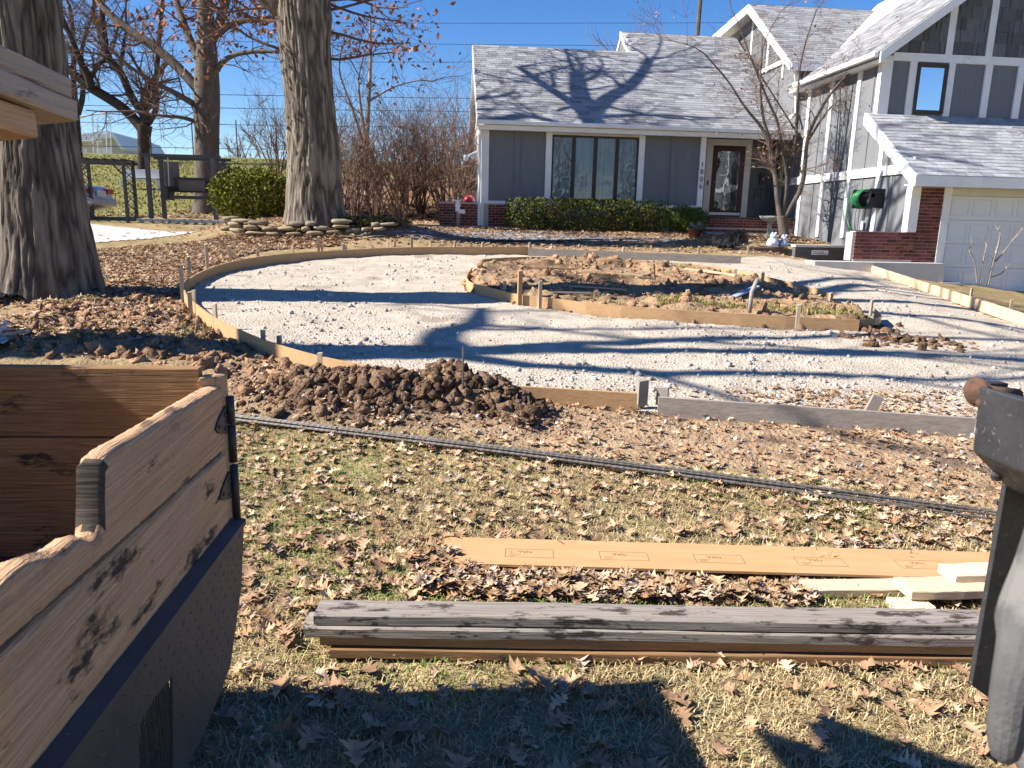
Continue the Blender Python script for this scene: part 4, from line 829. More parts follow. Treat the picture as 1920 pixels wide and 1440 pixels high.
# rebar bundle
rA = gp(432,785,.02); rM = gp(1150,872,.02); rB = gp(1880,972,.02)
def rb(off, z, s0, s1, lb):
    P = smooth([rA, rM, rB], 3); P = resample(P, .02); n = len(P); i0, i1 = int(n*s0), int(n*s1)-1; pts = []; rs = []
    d_ = (rB-rA); nn = np.array([-d_[1], d_[0], 0]); nn /= np.linalg.norm(nn)
    for i in range(i0, i1):
        p = P[i]+nn*(off+.012*math.sin(i*.013+off*90)*(i/n)); zz = float(g0(p[0], p[1])); pts.append((p[0], p[1], zz+z)); rs.append(.0078 if i % 2 else .0062)
    o = MB().tube(pts, rs, 6).build('rebar', 'rebar'); tag(o, lb, 'rebar', 'rebar lying on the lawn edge')
for i, (off, z, s0, s1) in enumerate([(-.05,.035,0,.99),(-.034,.035,0,.93),(-.018,.037,0,1),(-.002,.035,0,.86),(.014,.036,0,.97),(.03,.035,0,.9),(-.026,.05,0,.8),(-.01,.051,0,1),(.006,.05,0,.88),(.05,.034,.4,1)]):
    rb(off, z, s0, s1, 'ribbed grey steel bar in the long rebar bundle' if i < 9 else 'stray ribbed bar lying behind the rebar bundle')
# ================================================================ truck bed (left)
TX = -.66
TB = empty('dump_truck_bed', (-1.5, 1.2, 0), 'wooden sided dump truck bed with black tread plate fender', 'truck')
def tb(mb, name, m, smooth=False, bevel=0, label=None):
    o = mb.build(name, m, None, smooth, bevel); keep(o, TB)
    if label: o['label'] = label
    return o
tilt = math.tan(rad(2.6))
def zt(z, Y): return z+(2.28-Y)*tilt
def sideboard(name, z0, z1, ya, yb, prof=None, th=.055, m='bedwood'):
    """board along Y; prof(Y)-> top z"""
    n = 160; vs = []; fs = []; r = np.random.default_rng(5)
    for i in range(n+1):
        Y = ya+(yb-ya)*i/n; top = prof(Y) if prof else z1; b0 = zt(z0, Y); t1 = zt(top, Y); e = .016+.006*math.sin(Y*5); k = .003*math.sin(Y*11)+.003*math.sin(Y*37)
        sec = [(0, b0), (0, t1-e), (-.006, t1-e*.45), (-e*.7, t1-.004), (-th*.5, t1+k), (-th+e*.6, t1-.003), (-th, t1-e*.6), (-th, b0)]
        for x, z in sec: vs.append((TX+x+r.normal(0, .0007), Y, z+r.normal(0, .0007)))
    for i in range(n):
        for k in range(8): fs.append((i*8+k, i*8+(k+1) % 8, (i+1)*8+(k+1) % 8, (i+1)*8+k))
    fs += [tuple(range(8)), tuple(n*8+k for k in range(8))]
    o = sharp(tb(MB().add(vs, fs), name, [m, 'endgrain'], False), 40)
    if prof:
        for p_ in o.data.polygons:
            c_ = p_.center+o.location+TB.location
            if 1.435 < c_.y < 1.482 and c_.z > zt(.955, c_.y) and abs(p_.normal.y) > .2: p_.material_index = 1
    return o
def topprof(Y):
    hi = 1.10; lo = .985
    t = float(sst(1.445, 1.475, Y)); return lo+(hi-lo)*t+(.012*math.sin(Y*23)+.02*max(0, 1.38-Y))*(1-t)-.05*float(np.exp(-((Y-1.42)/.05)**2))
sideboard('side_board', .905, 1.1, .25, 2.27, topprof)['label'] = 'top side board with its upper edge broken away'
sideboard('side_board', .665, .892, .25, 2.27, None).__setitem__('label', 'lower side board with grey wear patches')
tb(MB().add([(TX-x, Y, zt(z, Y)) for Y in (.25, 2.26) for x, z in ((.012,.87),(.04,.87),(.04,.93),(.012,.93))], [(0,1,2,3),(7,6,5,4),(0,4,5,1),(1,5,6,2),(2,6,7,3),(3,7,4,0)]), 'gap_shade_strip', 'blackmetal')  # added dark strip behind the board gap: blocks sunlight and darkens the joint
# far panel, inside face toward us
fp = [gp]
pa = onY(0, 678, 2.3); pb_ = onY(372, 688, 2.26)
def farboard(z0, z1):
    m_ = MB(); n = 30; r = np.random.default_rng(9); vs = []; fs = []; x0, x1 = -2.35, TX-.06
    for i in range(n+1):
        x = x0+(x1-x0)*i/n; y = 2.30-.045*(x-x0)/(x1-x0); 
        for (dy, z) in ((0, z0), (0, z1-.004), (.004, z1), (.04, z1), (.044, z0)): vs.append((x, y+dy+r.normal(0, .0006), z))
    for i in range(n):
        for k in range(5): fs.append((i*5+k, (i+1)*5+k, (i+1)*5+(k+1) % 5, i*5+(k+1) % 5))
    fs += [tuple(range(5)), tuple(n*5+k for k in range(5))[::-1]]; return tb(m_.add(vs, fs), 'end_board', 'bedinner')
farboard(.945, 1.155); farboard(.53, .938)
tb(MB().prism([(TX-.06, 2.24), (TX-.002, 2.275), (TX+.012, 2.31), (TX-.06, 2.31)], 'z', .62, 1.13), 'corner_post', 'bedwood', bevel=.01)
sideb = MB().box(-2.4, -2.35, .25, 2.3, .6, 2.1); tb(sideb, 'side_board', 'bedwood'); tb(MB().box(-2.35, TX-.056, .25, 2.3, .52, .56), 'bed_floor', 'blackmetal')  # left side is out of view, made extra tall to shade the bed inside
# hinges
tb(MB().tube([(TX+.014, 2.30, .66), (TX+.014, 2.30, .84)], .013, 10).tube([(TX+.014, 2.30, .85), (TX+.014, 2.30, .97)], .013, 10).tube([(TX+.014, 2.30, .975), (TX+.014, 2.30, 1.06)], .013, 10), 'hinge_pin', 'blackmetal', True)
for z_ in (.99, .78):
    h_ = tb(MB().prism([(2.285, z_-.045), (2.285, z_+.045), (2.20, z_+.018), (2.17, z_), (2.20, z_-.02)], 'x', TX+.001, TX+.007), 'hinge_strap', 'blackmetal', bevel=.002)
    for yy, zz in ((2.26, .022), (2.26, -.022), (2.20, 0)):
        o = MB().lathe([(.007,0), (.006,.004), (.002,.006)], 8).build('rivet', 'blackmetal', h_); o.rotation_euler = (0, math.pi/2, 0); o.location = (TX+.0071-0, yy, z_+zz)
# tread plate fender: polygon in the plane just outside, with a cut slot
PX = TX+.028
pl_px = [(452,985),(449,1100),(428,1250),(385,1360),(345,1440),(300,1530)]
outer = [onX(x, y, PX)[1:] for x, y in pl_px]; top = [(2.31, zt(.655, 2.31)), (.3, zt(.655, .3))]
slot = [onX(x, y, PX)[1:] for x, y in [(318,1268),(320,1440),(300,1490),(255,1490),(256,1360),(285,1308)]]
poly = [tuple(top[1]), tuple(top[0])]+[tuple(p) for p in outer[1:]]+[(.3, outer[-1][1])]
bm = bmesh.new()
ov = [bm.verts.new((PX, y, z)) for y, z in poly]; sv = [bm.verts.new((PX, y, z)) for y, z in slot]
eds = [bm.edges.new((a[i], a[(i+1) % len(a)])) for a in (ov, sv) for i in range(len(a))]
bmesh.ops.triangle_fill(bm, use_beauty=True, edges=eds)
for f in [f for f in bm.faces if inpoly(np.array([f.calc_center_median().y]), np.array([f.calc_center_median().z]), slot)[0]]: bm.faces.remove(f)
bmesh.ops.recalc_face_normals(bm, faces=bm.faces); r_ = bmesh.ops.extrude_face_region(bm, geom=list(bm.faces)); bmesh.ops.translate(bm, vec=(.006,0,0), verts=[v for v in r_['geom'] if isinstance(v, bmesh.types.BMVert)]); bmesh.ops.recalc_face_normals(bm, faces=bm.faces)
me = bpy.data.meshes.new('fender_plate'); bm.to_mesh(me); bm.free(); me.materials.append(MT['steelplate']); o = obj('fender_plate', me); keep(o, TB)
# raised lugs of the tread plate
m_ = MB(); r = random.Random(2)
for i in range(40):
    for j in range(30):
        y_ = .35+i*.052+(j % 2)*.026; z_ = .66-j*.036
        if inpoly(np.array([y_]), np.array([z_]), poly)[0] and z_ < zt(.655, y_)-.03 and not inpoly(np.array([y_]), np.array([z_]), [(a, b) for a, b in slot])[0]:
            s_ = 1 if (i+j) % 2 else -1; c_, sn = math.cos(s_*.8), math.sin(s_*.8); L2, W2 = .011, .0038
            v4 = [(PX+.0061, y_+c_*a*L2-sn*b*W2, z_+sn*a*L2+c_*b*W2) for a, b in ((-1,0), (0,-1), (1,0), (0,1))]; m_.add(v4+[(PX+.0085, y_, z_)], [(0,1,4), (1,2,4), (2,3,4), (3,0,4)])
o = m_.build('tread_lugs', 'steelplate'); keep(o, TB); o['kind'] = 'stuff'
# folded lip and the ragged mesh in the slot
vs = []
m_ = MB()
m_.add([(TX+.002, 2.31, zt(.668, 2.31)), (PX+.012, 2.31, zt(.655, 2.31)), (PX+.012, .3, zt(.655, .3)), (TX+.002, .3, zt(.668, .3)), (TX+.002, 2.31, zt(.655, 2.31)), (PX+.012, 2.31, zt(.640, 2.31)), (PX+.012, .3, zt(.640, .3)), (TX+.002, .3, zt(.655, .3))], [(0,1,2,3), (4,7,6,5), (0,4,5,1), (1,5,6,2), (2,6,7,3), (3,7,4,0)]); tb(m_, 'plate_lip', 'steelplate')
m_ = MB(); ys_ = [p[0] for p in slot]; zs_ = [p[1] for p in slot]
for k in range(16):
    y_ = min(ys_)+(max(ys_)-min(ys_))*(k+.5)/16; m_.tube([(PX-.004, y_+random.uniform(-.004, .004), min(zs_)-.02), (PX-.002, y_+random.uniform(-.006, .006), (min(zs_)+max(zs_))/2), (PX-.004, y_, max(zs_)+.01)], random.uniform(.002, .0045), 5)
tb(m_, 'slot_wires', 'blackmetal')
tb(MB().box(-1.9, -1.75, -.4, 2.3, .38, .52).box(-1.3, -1.15, -.4, 2.3, .38, .52), 'chassis_rail', 'blackmetal')
wh = tb(MB().lathe([(.2,-.1), (.38,-.11), (.41,-.06), (.41,.06), (.38,.11), (.2,.1)], 24), 'wheel', 'rubber', True); wh.rotation_euler = (0, math.pi/2, 0); wh.location = Vector((-1.02, .55, float(ground(-1.02, .55))+.41))-TB.location
# load inside
q = np.c_[rng.uniform(-2.2, -.8, 500), rng.uniform(.5, 2.2, 500)]
o = scatter('rubble_load', T0, np.c_[q, rng.uniform(.55, .62, 500)], rng.uniform(.02, .07, (500, 3)), rng.uniform(.08, .2, (500, 1))*np.array([[1,.92,.85]]), 'stone', rng); tag(o, 'dirty rubble lying in the truck bed', 'rubble', kind='stuff')
bgp = MB(); r = np.random.default_rng(3); V, Fz = rock_template(1, 8); o = bgp.add((V*np.array([.10,.12,.09])+[-.9,1.72,.74]).tolist(), [tuple(f) for f in Fz]).build('plastic_bag', 'poly', smooth=True); tag(o, 'crumpled clear plastic bag in the truck bed', 'bag')
# rack with boards above the bed
RK = empty('lumber_rack', (-1.5, .3, 0), 'black steel rack carrying boards over the truck bed', 'rack'); zb = 1.63
m_ = MB()
for y_ in (-.2, .75): keep(MB().box(-2.3, -1.02, y_-.03, y_+.03, zt(zb, y_)-.09, zt(zb, y_)-.012).build('crossbar', 'blackmetal'), RK); keep(MB().box(-2.3, -2.24, y_-.03, y_+.03, .5, zt(zb, y_)-.092).build('upright', 'blackmetal'), RK)
# boards: end faces near px 140; along Y
def rackboard(xr, W_, zc, H_, ye, lb, m='greywood'):
    mb = MB(); n = 30; vs = []; fs = []; r = np.random.default_rng(int(zc*1000))
    for i in range(n+1):
        Y0 = -.5+(ye+.5)*i/n; e = .005; z0_ = zt(zc, Y0)
        for x, z in ((-W_, 0), (-e, 0), (0, e), (0, H_-e), (-e, H_), (-W_, H_)): vs.append((xr+x+r.normal(0, .001), Y0-x*.75*i/n, z0_+z+r.normal(0, .0008)))
    for i in range(n):
        for k in range(6): fs.append((i*6+k, i*6+(k+1) % 6, (i+1)*6+(k+1) % 6, (i+1)*6+k))
    fs += [tuple(range(6)), tuple(n*6+k for k in range(6))]
    o = mb.add(vs, fs).build('lumber_board', m); tag(o, lb, 'lumber', 'boards on the truck rack')
e1 = onY(148, 243, 1.75)
rackboard(e1[0]-.02, .5, e1[2]-.062, .05, 1.62, 'lowest brown bottomed board on the rack', 'bedwood')
rackboard(e1[0], .4, e1[2]-.008, .044, 1.75, 'middle thick board on the rack over the bed'); rackboard(e1[0]-.002, .4, e1[2]+.038, .040, 1.74, 'top weathered board on the rack over the bed')
# ================================================================ black steel post (right) and glove
RP = empty('steel_post', (1.3, 1.5, 0), 'black steel box bracket and drop post with a rusty pin', 'machine part')
def rp(mb, name, m, smooth=False, bevel=0, label=None):
    o = mb.build(name, m, None, smooth, bevel); keep(o, RP)
    if label: o['label'] = label
    return o
Yp = 1.5
A_ = [onY(x, y, Yp) for x, y in [(1835,722),(1822,845),(1882,908),(1960,960),(2060,960),(2060,780)]]
rp(MB().prism([(p[0], p[2]) for p in A_], 'y', Yp-.2, Yp), 'bracket', 'blackmetal', bevel=.006)
rp(MB().box(1.5, 2.3, Yp+.05, Yp+.2, 1.06, 1.2), 'arm', 'blackmetal'); rp(MB().box(2.2, 2.32, Yp+.02, Yp+.22, .0, 1.3), 'support_leg', 'blackmetal')
B_ = [onY(x, y, Yp+.06) for x, y in [(1887,905),(1822,1285),(1856,1310),(1990,1330),(1990,930)]]
rp(MB().prism([(p[0], p[2]) for p in B_], 'y', Yp+.06, Yp+.075), 'drop_plate', 'blackmetal', bevel=.002)
pc = onY(1835, 735, Yp+.1); m_ = MB().tube([pc+[-.0,0,0], pc+[.1,.0,-.01]], .018, 12); rp(m_, 'pin', 'rust', True)
o = MB().lathe([(.0,0), (.030,.002), (.034,.008), (.027,.014), (0,.022)], 20).build('pin_head', 'rust', smooth=True); keep(o, RP); o.rotation_euler = (0, -math.pi/2, .25); o.location = Vector(pc+[.0,0,.002])-RP.location
bc = onY(1845, 758, Yp-.012); o = MB().lathe([(.012,0), (.012,.012), (.006,.016)], 8).build('bolt', 'rust', smooth=False); keep(o, RP); o.rotation_euler = (math.pi/2, 0, 0); o.location = Vector(bc)+Vector((0, .012, 0))-RP.location
b2 = onY(1866, 890, Yp-.005); o = MB().lathe([(.013,0), (.013,.012), (.005,.016)], 6).build('bolt', 'blackmetal'); keep(o, RP); o.rotation_euler = (math.pi/2, 0, 0); o.location = Vector(b2)-RP.location
hk = onY(1868, 722, Yp+.12); rp(MB().box(hk[0]-.015, hk[0]+.03, hk[1], hk[1]+.03, hk[2]-.02, hk[2]+.004), 'lug', 'blackmetal')
# gloved hand: skin-modifier body, thumb side showing
def skin(name, chains, m, sub=2, parent=None):
    me = bpy.data.meshes.new(name); V = []; E = []; Rr = []
    for ch in chains:
        prev = None
        for it in ch:
            if isinstance(it, int): prev = it; continue
            V.append(tuple(it[0])); Rr.append(it[1]); k = len(V)-1
            if prev is not None: E.append((prev, k))
            prev = k
    me.from_pydata(V, E, []); o = bpy.data.objects.new(name, me); C.objects.link(o); s = o.modifiers.new('skin', 'SKIN')
    for i, sv_ in enumerate(me.skin_vertices[0].data): sv_.radius = (Rr[i], Rr[i]); sv_.use_root = (i == 0)
    u = o.modifiers.new('sub', 'SUBSURF'); u.levels = u.render_levels = sub; me.materials.append(MT[m]); return o
Yg = .62
G = lambda x, y, dy=0: onY(x, y, Yg+dy)
gl = skin('work_glove', [
    [(G(2080,760,.05), .042), (G(2010,960,.02), .036), (G(1985,1060), .038), (G(1975,1150), .042), (G(1962,1240), .036)],
    [3, (G(1925,1200,-.03), .026), (G(1898,1300,-.045), .020), (G(1886,1385,-.05), .0175), (G(1882,1432,-.05), .012)],
    [4, (G(1938,1400,.0), .0145), (G(1930,1500,.0), .0125), (G(1928,1560,-.01), .010)],
    [4, (G(1972,1410,.01), .0145), (G(1968,1530,.01), .0125), (G(1966,1600,.0), .010)],
    [4, (G(2005,1400,.02), .0145), (G(2004,1510,.02), .0125), (G(2002,1570,.01), .010)],
    [4, (G(2035,1380,.03), .013), (G(2038,1460,.03), .011), (G(2038,1510,.02), .009)]], 'glove')
tag(gl, 'grey knit work glove on a hand hanging beside the black steel post', 'glove')
# ================================================================ small yard things
def placed(x, y, dz=0): p = gp(x, y, dz); return np.array([p[0], p[1], float(ground(p[0], p[1]))])
def thing(name, loc, label, cat, group=None, rz=0): return empty(name, loc, label, cat, group, rz)
# bird bath
b = onY(1443, 426, 20.3); BB = thing('bird_bath', (b[0], b[1], float(ground(b[0], b[1]))), 'weathered stone bird bath with scalloped bowl by the porch', 'bird bath')
MB().lathe([(.0,0), (.17,0), (.15,.06), (.06,.12), (.055,.35), (.09,.42), (0,.43)], 14).build('pedestal', 'birdbath', BB, True)
MB().lathe([(.0,.42), (.12,.43), (.25,.50), (.29,.58), (.26,.57), (.15,.50), (0,.48)], 36, wob=lambda a, z: 1+.05*math.cos(12*a)*(z > .5)).build('bowl', 'birdbath', BB, True)
# garden figures: a pair, round body with head and eyes
for (x, y, s_, lb, m1) in [(1448,462,1.0,'pale blue garden figure leaning on its neighbour','paleblue'),(1468,463,.85,'smaller dark blue garden frog figure with pale face','bluegrey')]:
    b = onY(x, y, 17.2); zf = 1.02; Gf = thing('garden_figure', (b[0], 17.2, b[2]-.0), lb, 'statue')
    MB().lathe([(0,0), (.12*s_,0), (.14*s_,.06), (.11*s_,.16*s_), (.06*s_,.2*s_), (0,.21*s_)], 14).build('body', m1, Gf, True)
    MB().lathe([(0,.17*s_), (.07*s_,.19*s_), (.085*s_,.25*s_), (.05*s_,.31*s_), (0,.32*s_)], 12, (.0, -.02, 0)).build('head', 'paleblue', Gf, True)
    for e in (-.04, .04): MB().lathe([(0,-.025), (.022,-.015), (.026,0), (.02,.018), (0,.025)], 8, (e*s_, -.05, .31*s_)).build('eye', 'paleblue', Gf, True)
    MB().tube([(-.12*s_, -.05, .12*s_), (-.05*s_, -.12*s_, .06)], .02, 6).tube([(.12*s_, -.05, .12*s_), (.05*s_, -.12*s_, .06)], .02, 6).build('arms', m1, Gf, True)
# bark edged block under the figures, dark kerb with plaque
b = onY(1425, 470, 17.25); o = MB().box(-.75, .62, -.12, .25, -.75, .0).build('rough_timber', 'timber', bevel=.03, loc=(b[0], 17.2, onY(1455,463,17.2)[2]-.004)); tag(o, 'rough bark edged retaining timber under the blue figures', 'timber')
k0 = onY(1492, 462, 16.9); k1 = onY(1592, 470, 16.9); KB = thing('retaining_kerb', ((k0[0]+k1[0])/2, 16.9, .4), 'dark concrete retaining kerb with a white lettered plaque', 'kerb')
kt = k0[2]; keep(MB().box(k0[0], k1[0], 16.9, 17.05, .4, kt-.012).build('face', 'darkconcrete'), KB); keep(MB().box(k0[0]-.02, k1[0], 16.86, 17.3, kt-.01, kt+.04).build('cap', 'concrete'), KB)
p0 = onY(1522, 469, 16.9); p1 = onY(1552, 478, 16.9); keep(MB().box(p0[0], p1[0], 16.888, 16.899, p1[2], p0[2]).build('plaque', 'whitepaint'), KB)
pm = (p0+p1)/2
for k in range(2): keep(MB().box(p0[0]+.03, p1[0]-.03-.08*k, 16.884, 16.887, pm[2]-.035+.04*k, pm[2]-.02+.04*k).build('plaque_lettering', 'darkconcrete'), KB)
# pot with plant, wooden deer/windmill post, red ball, light things
b = onY(1303, 436, 19.9); PT = thing('flower_pot', (b[0], 19.9, float(ground(b[0], 19.9))), 'brown clay pot with dried plants at the porch corner', 'pot')
MB().lathe([(0,0), (.14,0), (.2,.2), (.22,.2), (.22,.25), (.17,.25), (0,.22)], 16).build('pot', 'terracotta', PT, True)
m_ = MB(); r = random.Random(5)
for k in range(40): a = r.uniform(0, 6.28); m_.tube([(0,0,.22), (.1*math.cos(a), .1*math.sin(a), .32), (.26*math.cos(a)*r.random(), .26*math.sin(a), r.uniform(.25, .45))], .008, 4)
m_.build('dried_stems', 'palebark', PT)
b = onY(858, 424, 21.3); DP = thing('garden_ornament', (b[0], 21.3, float(ground(b[0], 21.3))), 'white wooden garden ornament on a pale post before the brick wall', 'ornament')
h = (424-367)/FPX*21.4
MB().tube([(0,0,-.1), (.02,0,h*.35), (0,0,h*.62)], [.055,.05,.045], 8).build('post', 'palebark', DP, True)
m_ = MB()
for a in (.5, 1.57, 2.7, 4.2, 5.3): m_.tube([(0,-.03,h*.8), (.14*math.cos(a), -.03, h*.8+.14*math.sin(a))], [.03,.012], 5)
m_.box(-.06,.06,-.05,-.01,h*.5,h*.72); m_.build('blades', 'whitepaint', DP); MB().box(.02,.2,-.06,-.02,h*.44,h*.56).build('tag_board', 'whitepaint', DP)
MB().tube([(-.12,0,0), (-.17,0,h*.3), (-.05,0,h*.7)], [.02,.018,.012], 6).build('vine_stem', 'twig', DP, True)
b = onY(880, 374, 21.8); o = MB().lathe([(0,-.0), (.16,.0), (.17,.06), (.13,.14), (.06,.19), (0,.2)], 18).build('red_dome', 'redball', smooth=True, loc=(b[0], 22.1, 2.14)); tag(o, 'red dome ornament resting on the brick garden wall', 'ornament')
# stacked flat stones round the oak bed
random.seed(21); SW = thing('stone_retaining_wall', tuple(placed(540, 438)), 'dry stacked sandstone wall edging the oak bed', 'wall')
wl = smooth([np.array(gp(x, y)) for x, y in [(424,428),(445,438),(520,441),(600,440),(660,434),(740,432)]], 1); wl = resample(wl, .05)
sm = []
for k in range(5):
    V, Fz = rock_template(1, 40+k); V = np.clip(V, -1, 1); V = np.sign(V)*np.abs(V)**.6; sm.append(npmesh('stone', V, Fz, 'sandstone'))
for lay in range(3):
    i = random.randint(0, 4)
    while i < len(wl)-4:
        L2 = random.uniform(.2, .42); j = min(len(wl)-1, i+int(L2/.05)+1); p = (wl[i]+wl[j])/2; d_ = wl[j]-wl[i]; z_ = float(g0(p[0], p[1]+.0))
        if random.random() < (1, .95, .7)[lay] and not (lay == 2 and i > len(wl)*.75):
            o = obj('stone', random.choice(sm), SW, Vector((p[0], p[1]+.05*lay, z_+.02+lay*.105))-SW.location, (random.uniform(-.08,.08), random.uniform(-.08,.08), math.atan2(d_[1], d_[0])+random.uniform(-.15,.15))); o.scale = (L2*.55, random.uniform(.12,.2), random.uniform(.05,.07))
        i = j
# plastic sheeting by the near oak, strips by the walk
def drape(name, P, label, m='plastic', amp=.05, lift=.02, n=26, seed=0):
    P = [np.array(gp(x, y)) for x, y in P]; a, b_, c_, d_ = P; vs = []; 
    for i in range(n+1):
        for j in range(n+1):
            u, v = i/n, j/n; p = (a*(1-u)+b_*u)*(1-v)+(d_*(1-u)+c_*u)*v; w_ = .12*np.array([fbm(u*6, v*6, 2, seed), fbm(u*6+9, v*6, 2, seed)]).ravel(); X, Y = p[0]+w_[0], p[1]+w_[1]; vs.append((X, Y, float(g0(X, Y))+lift+.03+amp*abs(float(fbm(u*7, v*7, 3, seed+3)))*1.6))
    fs = [(i*(n+1)+j, (i+1)*(n+1)+j, (i+1)*(n+1)+j+1, i*(n+1)+j+1) for i in range(n) for j in range(n)]; o = MB().add(vs, fs).build(name, m, smooth=True); s = o.modifiers.new('thick', 'SOLIDIFY'); s.thickness = .003; tag(o, label, 'plastic sheet'); return o
drape('plastic_sheet', [(-60,580),(70,560),(200,552),(10,540)], 'black plastic sheeting crumpled at the foot of the near oak', amp=.16, seed=2)
drape('plastic_sheet', [(-120,670),(-10,668),(62,632),(-40,590)], 'grey black plastic strip beside the turned soil', amp=.06, seed=4)
drape('plastic_sheet', [(620,452),(1000,457),(1240,452),(700,444)], 'long black plastic strip behind the far form', amp=.06, seed=6)
drape('plastic_sheet', [(1325,468),(1372,470),(1400,440),(1355,448)], 'torn black plastic sheet near the porch step', amp=.35, seed=8)
o = board('dark_board', .9, .1, .03, 'timber', tuple(placed(200, 482)+np.array([0,0,.02])), .15, 'dark board half hidden in leaves behind the near oak')
# ================================================================ trees
def branch(mb, r, p, d, L, rad0, lev, tips, up=.15, sides=5, wig=.22, ratio=.62, nchild=(3, 5), segs=5, minr=.004):
    p = Vector(p); d = Vector(d).normalized(); pts = [p.copy()]; rs = [rad0]; ds = [d.copy()]
    for i in range(segs):
        d = (d+Vector((r.gauss(0, wig), r.gauss(0, wig), r.gauss(0, wig)+up*.3))).normalized(); p = p+d*(L/segs); pts.append(p.copy()); ds.append(d.copy()); rs.append(max(minr*.6, rad0*(1-.62*(i+1)/segs)))
    mb.tube(pts, rs, sides if lev > 1 else 3, cap=False)
    if lev <= 0: tips.append((p, d)); return
    for k in range(r.randint(*nchild)):
        t = r.uniform(.25, 1.0); i = min(segs-1, int(t*segs)); a = pts[i].lerp(pts[i+1], t*segs-i) if t*segs-i <= 1 else pts[i+1]
        ax = ds[i].orthogonal().normalized(); q = Matrix.Rotation(r.uniform(0, 6.28), 3, ds[i]) @ ax; dd = (ds[i]*r.uniform(.5, 1.0)+q*r.uniform(.45, .95)+Vector((0, 0, up))).normalized()
        branch(mb, r, a, dd, L*ratio*r.uniform(.7, 1.15), max(minr, rs[i]*.55), lev-1, tips, up, max(3, sides-1), wig, ratio, nchild, max(3, segs-1), minr)
def limbs_px(root, Y, limbs, m, r, trunk_name='trunk', lev=2, tl=(1.0, 2.2), ntw=9, minr=.006, up=.12, mt='twig'):
    """limbs: list of (name, dY, [(px,py,width_px),...]); built where the tree stands, with their own depth"""
    tips = []; tw = MB()
    for nm, dY, pts in limbs:
        n = len(pts); P = []; R_ = []
        for i, (x, y, wpx) in enumerate(pts):
            yy = Y+dY*i/(max(1, n-1)); q = onY(x, y, yy); P.append(q); R_.append(wpx/FPX*np.linalg.norm(q-EYE)/2)
        Ps = smooth([np.append(a, b) for a, b in zip(P, R_)], 2); o = MB().tube([q[:3] for q in Ps], [q[3] for q in Ps], 10, cap=True).build(nm, m, smooth=True); keep(o, root)
        if nm != 'trunk':
            for k in range(ntw):
                q = Ps[r.randint(len(Ps)//4, len(Ps)-1)]; i = min(len(Ps)-2, max(0, [id(z) for z in Ps].index(id(q)))); d_ = Vector((Ps[i+1]-Ps[i])[:3]).normalized(); s_ = Vector((r.gauss(0, 1), r.gauss(0, 1), r.gauss(.3, .8))).normalized()
                branch(tw, r, q[:3], d_*.7+s_, r.uniform(*tl), max(minr, q[3]*.32), lev, tips, up, 4, minr=minr)
            q = Ps[-1]; d_ = Vector((Ps[-1]-Ps[-3])[:3]); branch(tw, r, q[:3], d_, tl[1]*1.3, q[3], lev+1, tips, up, 5, minr=minr)
    o = tw.build('twigs', mt); keep(o, root); o['kind'] = 'stuff'
    return tips
def leafcards(name, pts, size, cols, root, r, m='leaf', per=1, spread=.1, lit=None):
    n = len(pts)*per; P = np.repeat(np.array([tuple(p) for p in pts]), per, 0)+r.normal(0, spread, (n, 3)); T = (np.array([[-.5,0,0],[0,-.28,.06],[.5,0,-.02],[0,.28,.07]]), np.array([[0,1,2],[0,2,3]]))
    c = cols[r.integers(0, len(cols), n)]*r.uniform(.65, 1.3, (n, 1)); o = scatter(name, T, P, size*r.uniform(.6, 1.3, (n, 1)), c, m, r); keep(o, root); o['kind'] = 'stuff'; return o
def bark_trunk(root, pts, m='barkoak', nA=220, nH=420, seed=0, flare=.05, colr=((.25,.215,.175), (.055,.047,.041)), ridge=.035, name='trunk'):
    """pts: (x,y,z,r) centre line with radius; ridged bark as real relief"""
    P = np.array(pts); s = np.linspace(0, 1, nH); t = np.linspace(0, 1, len(P)); Q = np.stack([np.interp(s, t, P[:, k]) for k in range(4)], 1)
    ker = np.ones(21)/21
    for k in range(4): Q[:, k] = np.convolve(np.pad(Q[:, k], 10, mode='edge'), ker, 'valid')
    A_ = np.linspace(0, 2*np.pi, nA, endpoint=False); SA, AA = np.meshgrid(np.arange(nH), A_, indexing='ij'); zz = Q[:, 2][SA]-P[0][2]; r0 = Q[:, 3][SA]
    fl = 1+flare*np.exp(-zz/.28)*(1+.5*np.cos(5*AA+seed)+.3*np.cos(3*AA+1)) 
    u = AA/(2*np.pi)*44; wrap = lambda f: f(u, 0)*(1-AA/(2*np.pi))+f(u-44, 0)*(AA/(2*np.pi))
    nf = lambda uu, _: np.abs(fbm(uu+1.2*fbm(uu*.3, zz*1.5, 2, seed+3), zz*1.6, 3, seed)); rd = wrap(nf); rd = np.clip(rd*5.0, 0, 1)
    big = wrap(lambda uu, _: fbm(uu*.12, zz*.6, 3, seed+9)); rr = r0*fl*(1+.10*big)+ridge*(rd-.5)
    V = np.stack([Q[:, 0][SA]+rr*np.cos(AA), Q[:, 1][SA]+rr*np.sin(AA), Q[:, 2][SA]], -1).reshape(-1, 3)
    idx = np.arange(nH*nA).reshape(nH, nA); F_ = np.stack([idx[:-1], np.roll(idx, -1, 1)[:-1], np.roll(idx, -1, 1)[1:], idx[1:]], -1).reshape(-1, 4)
    c = np.array(colr[0])*rd[..., None]+np.array(colr[1])*(1-rd[..., None]); c = c*(1+.5*big[..., None])
    o = obj(name, npmesh(name, V, F_, m, c.reshape(-1, 3), True)); keep(o, root); return o
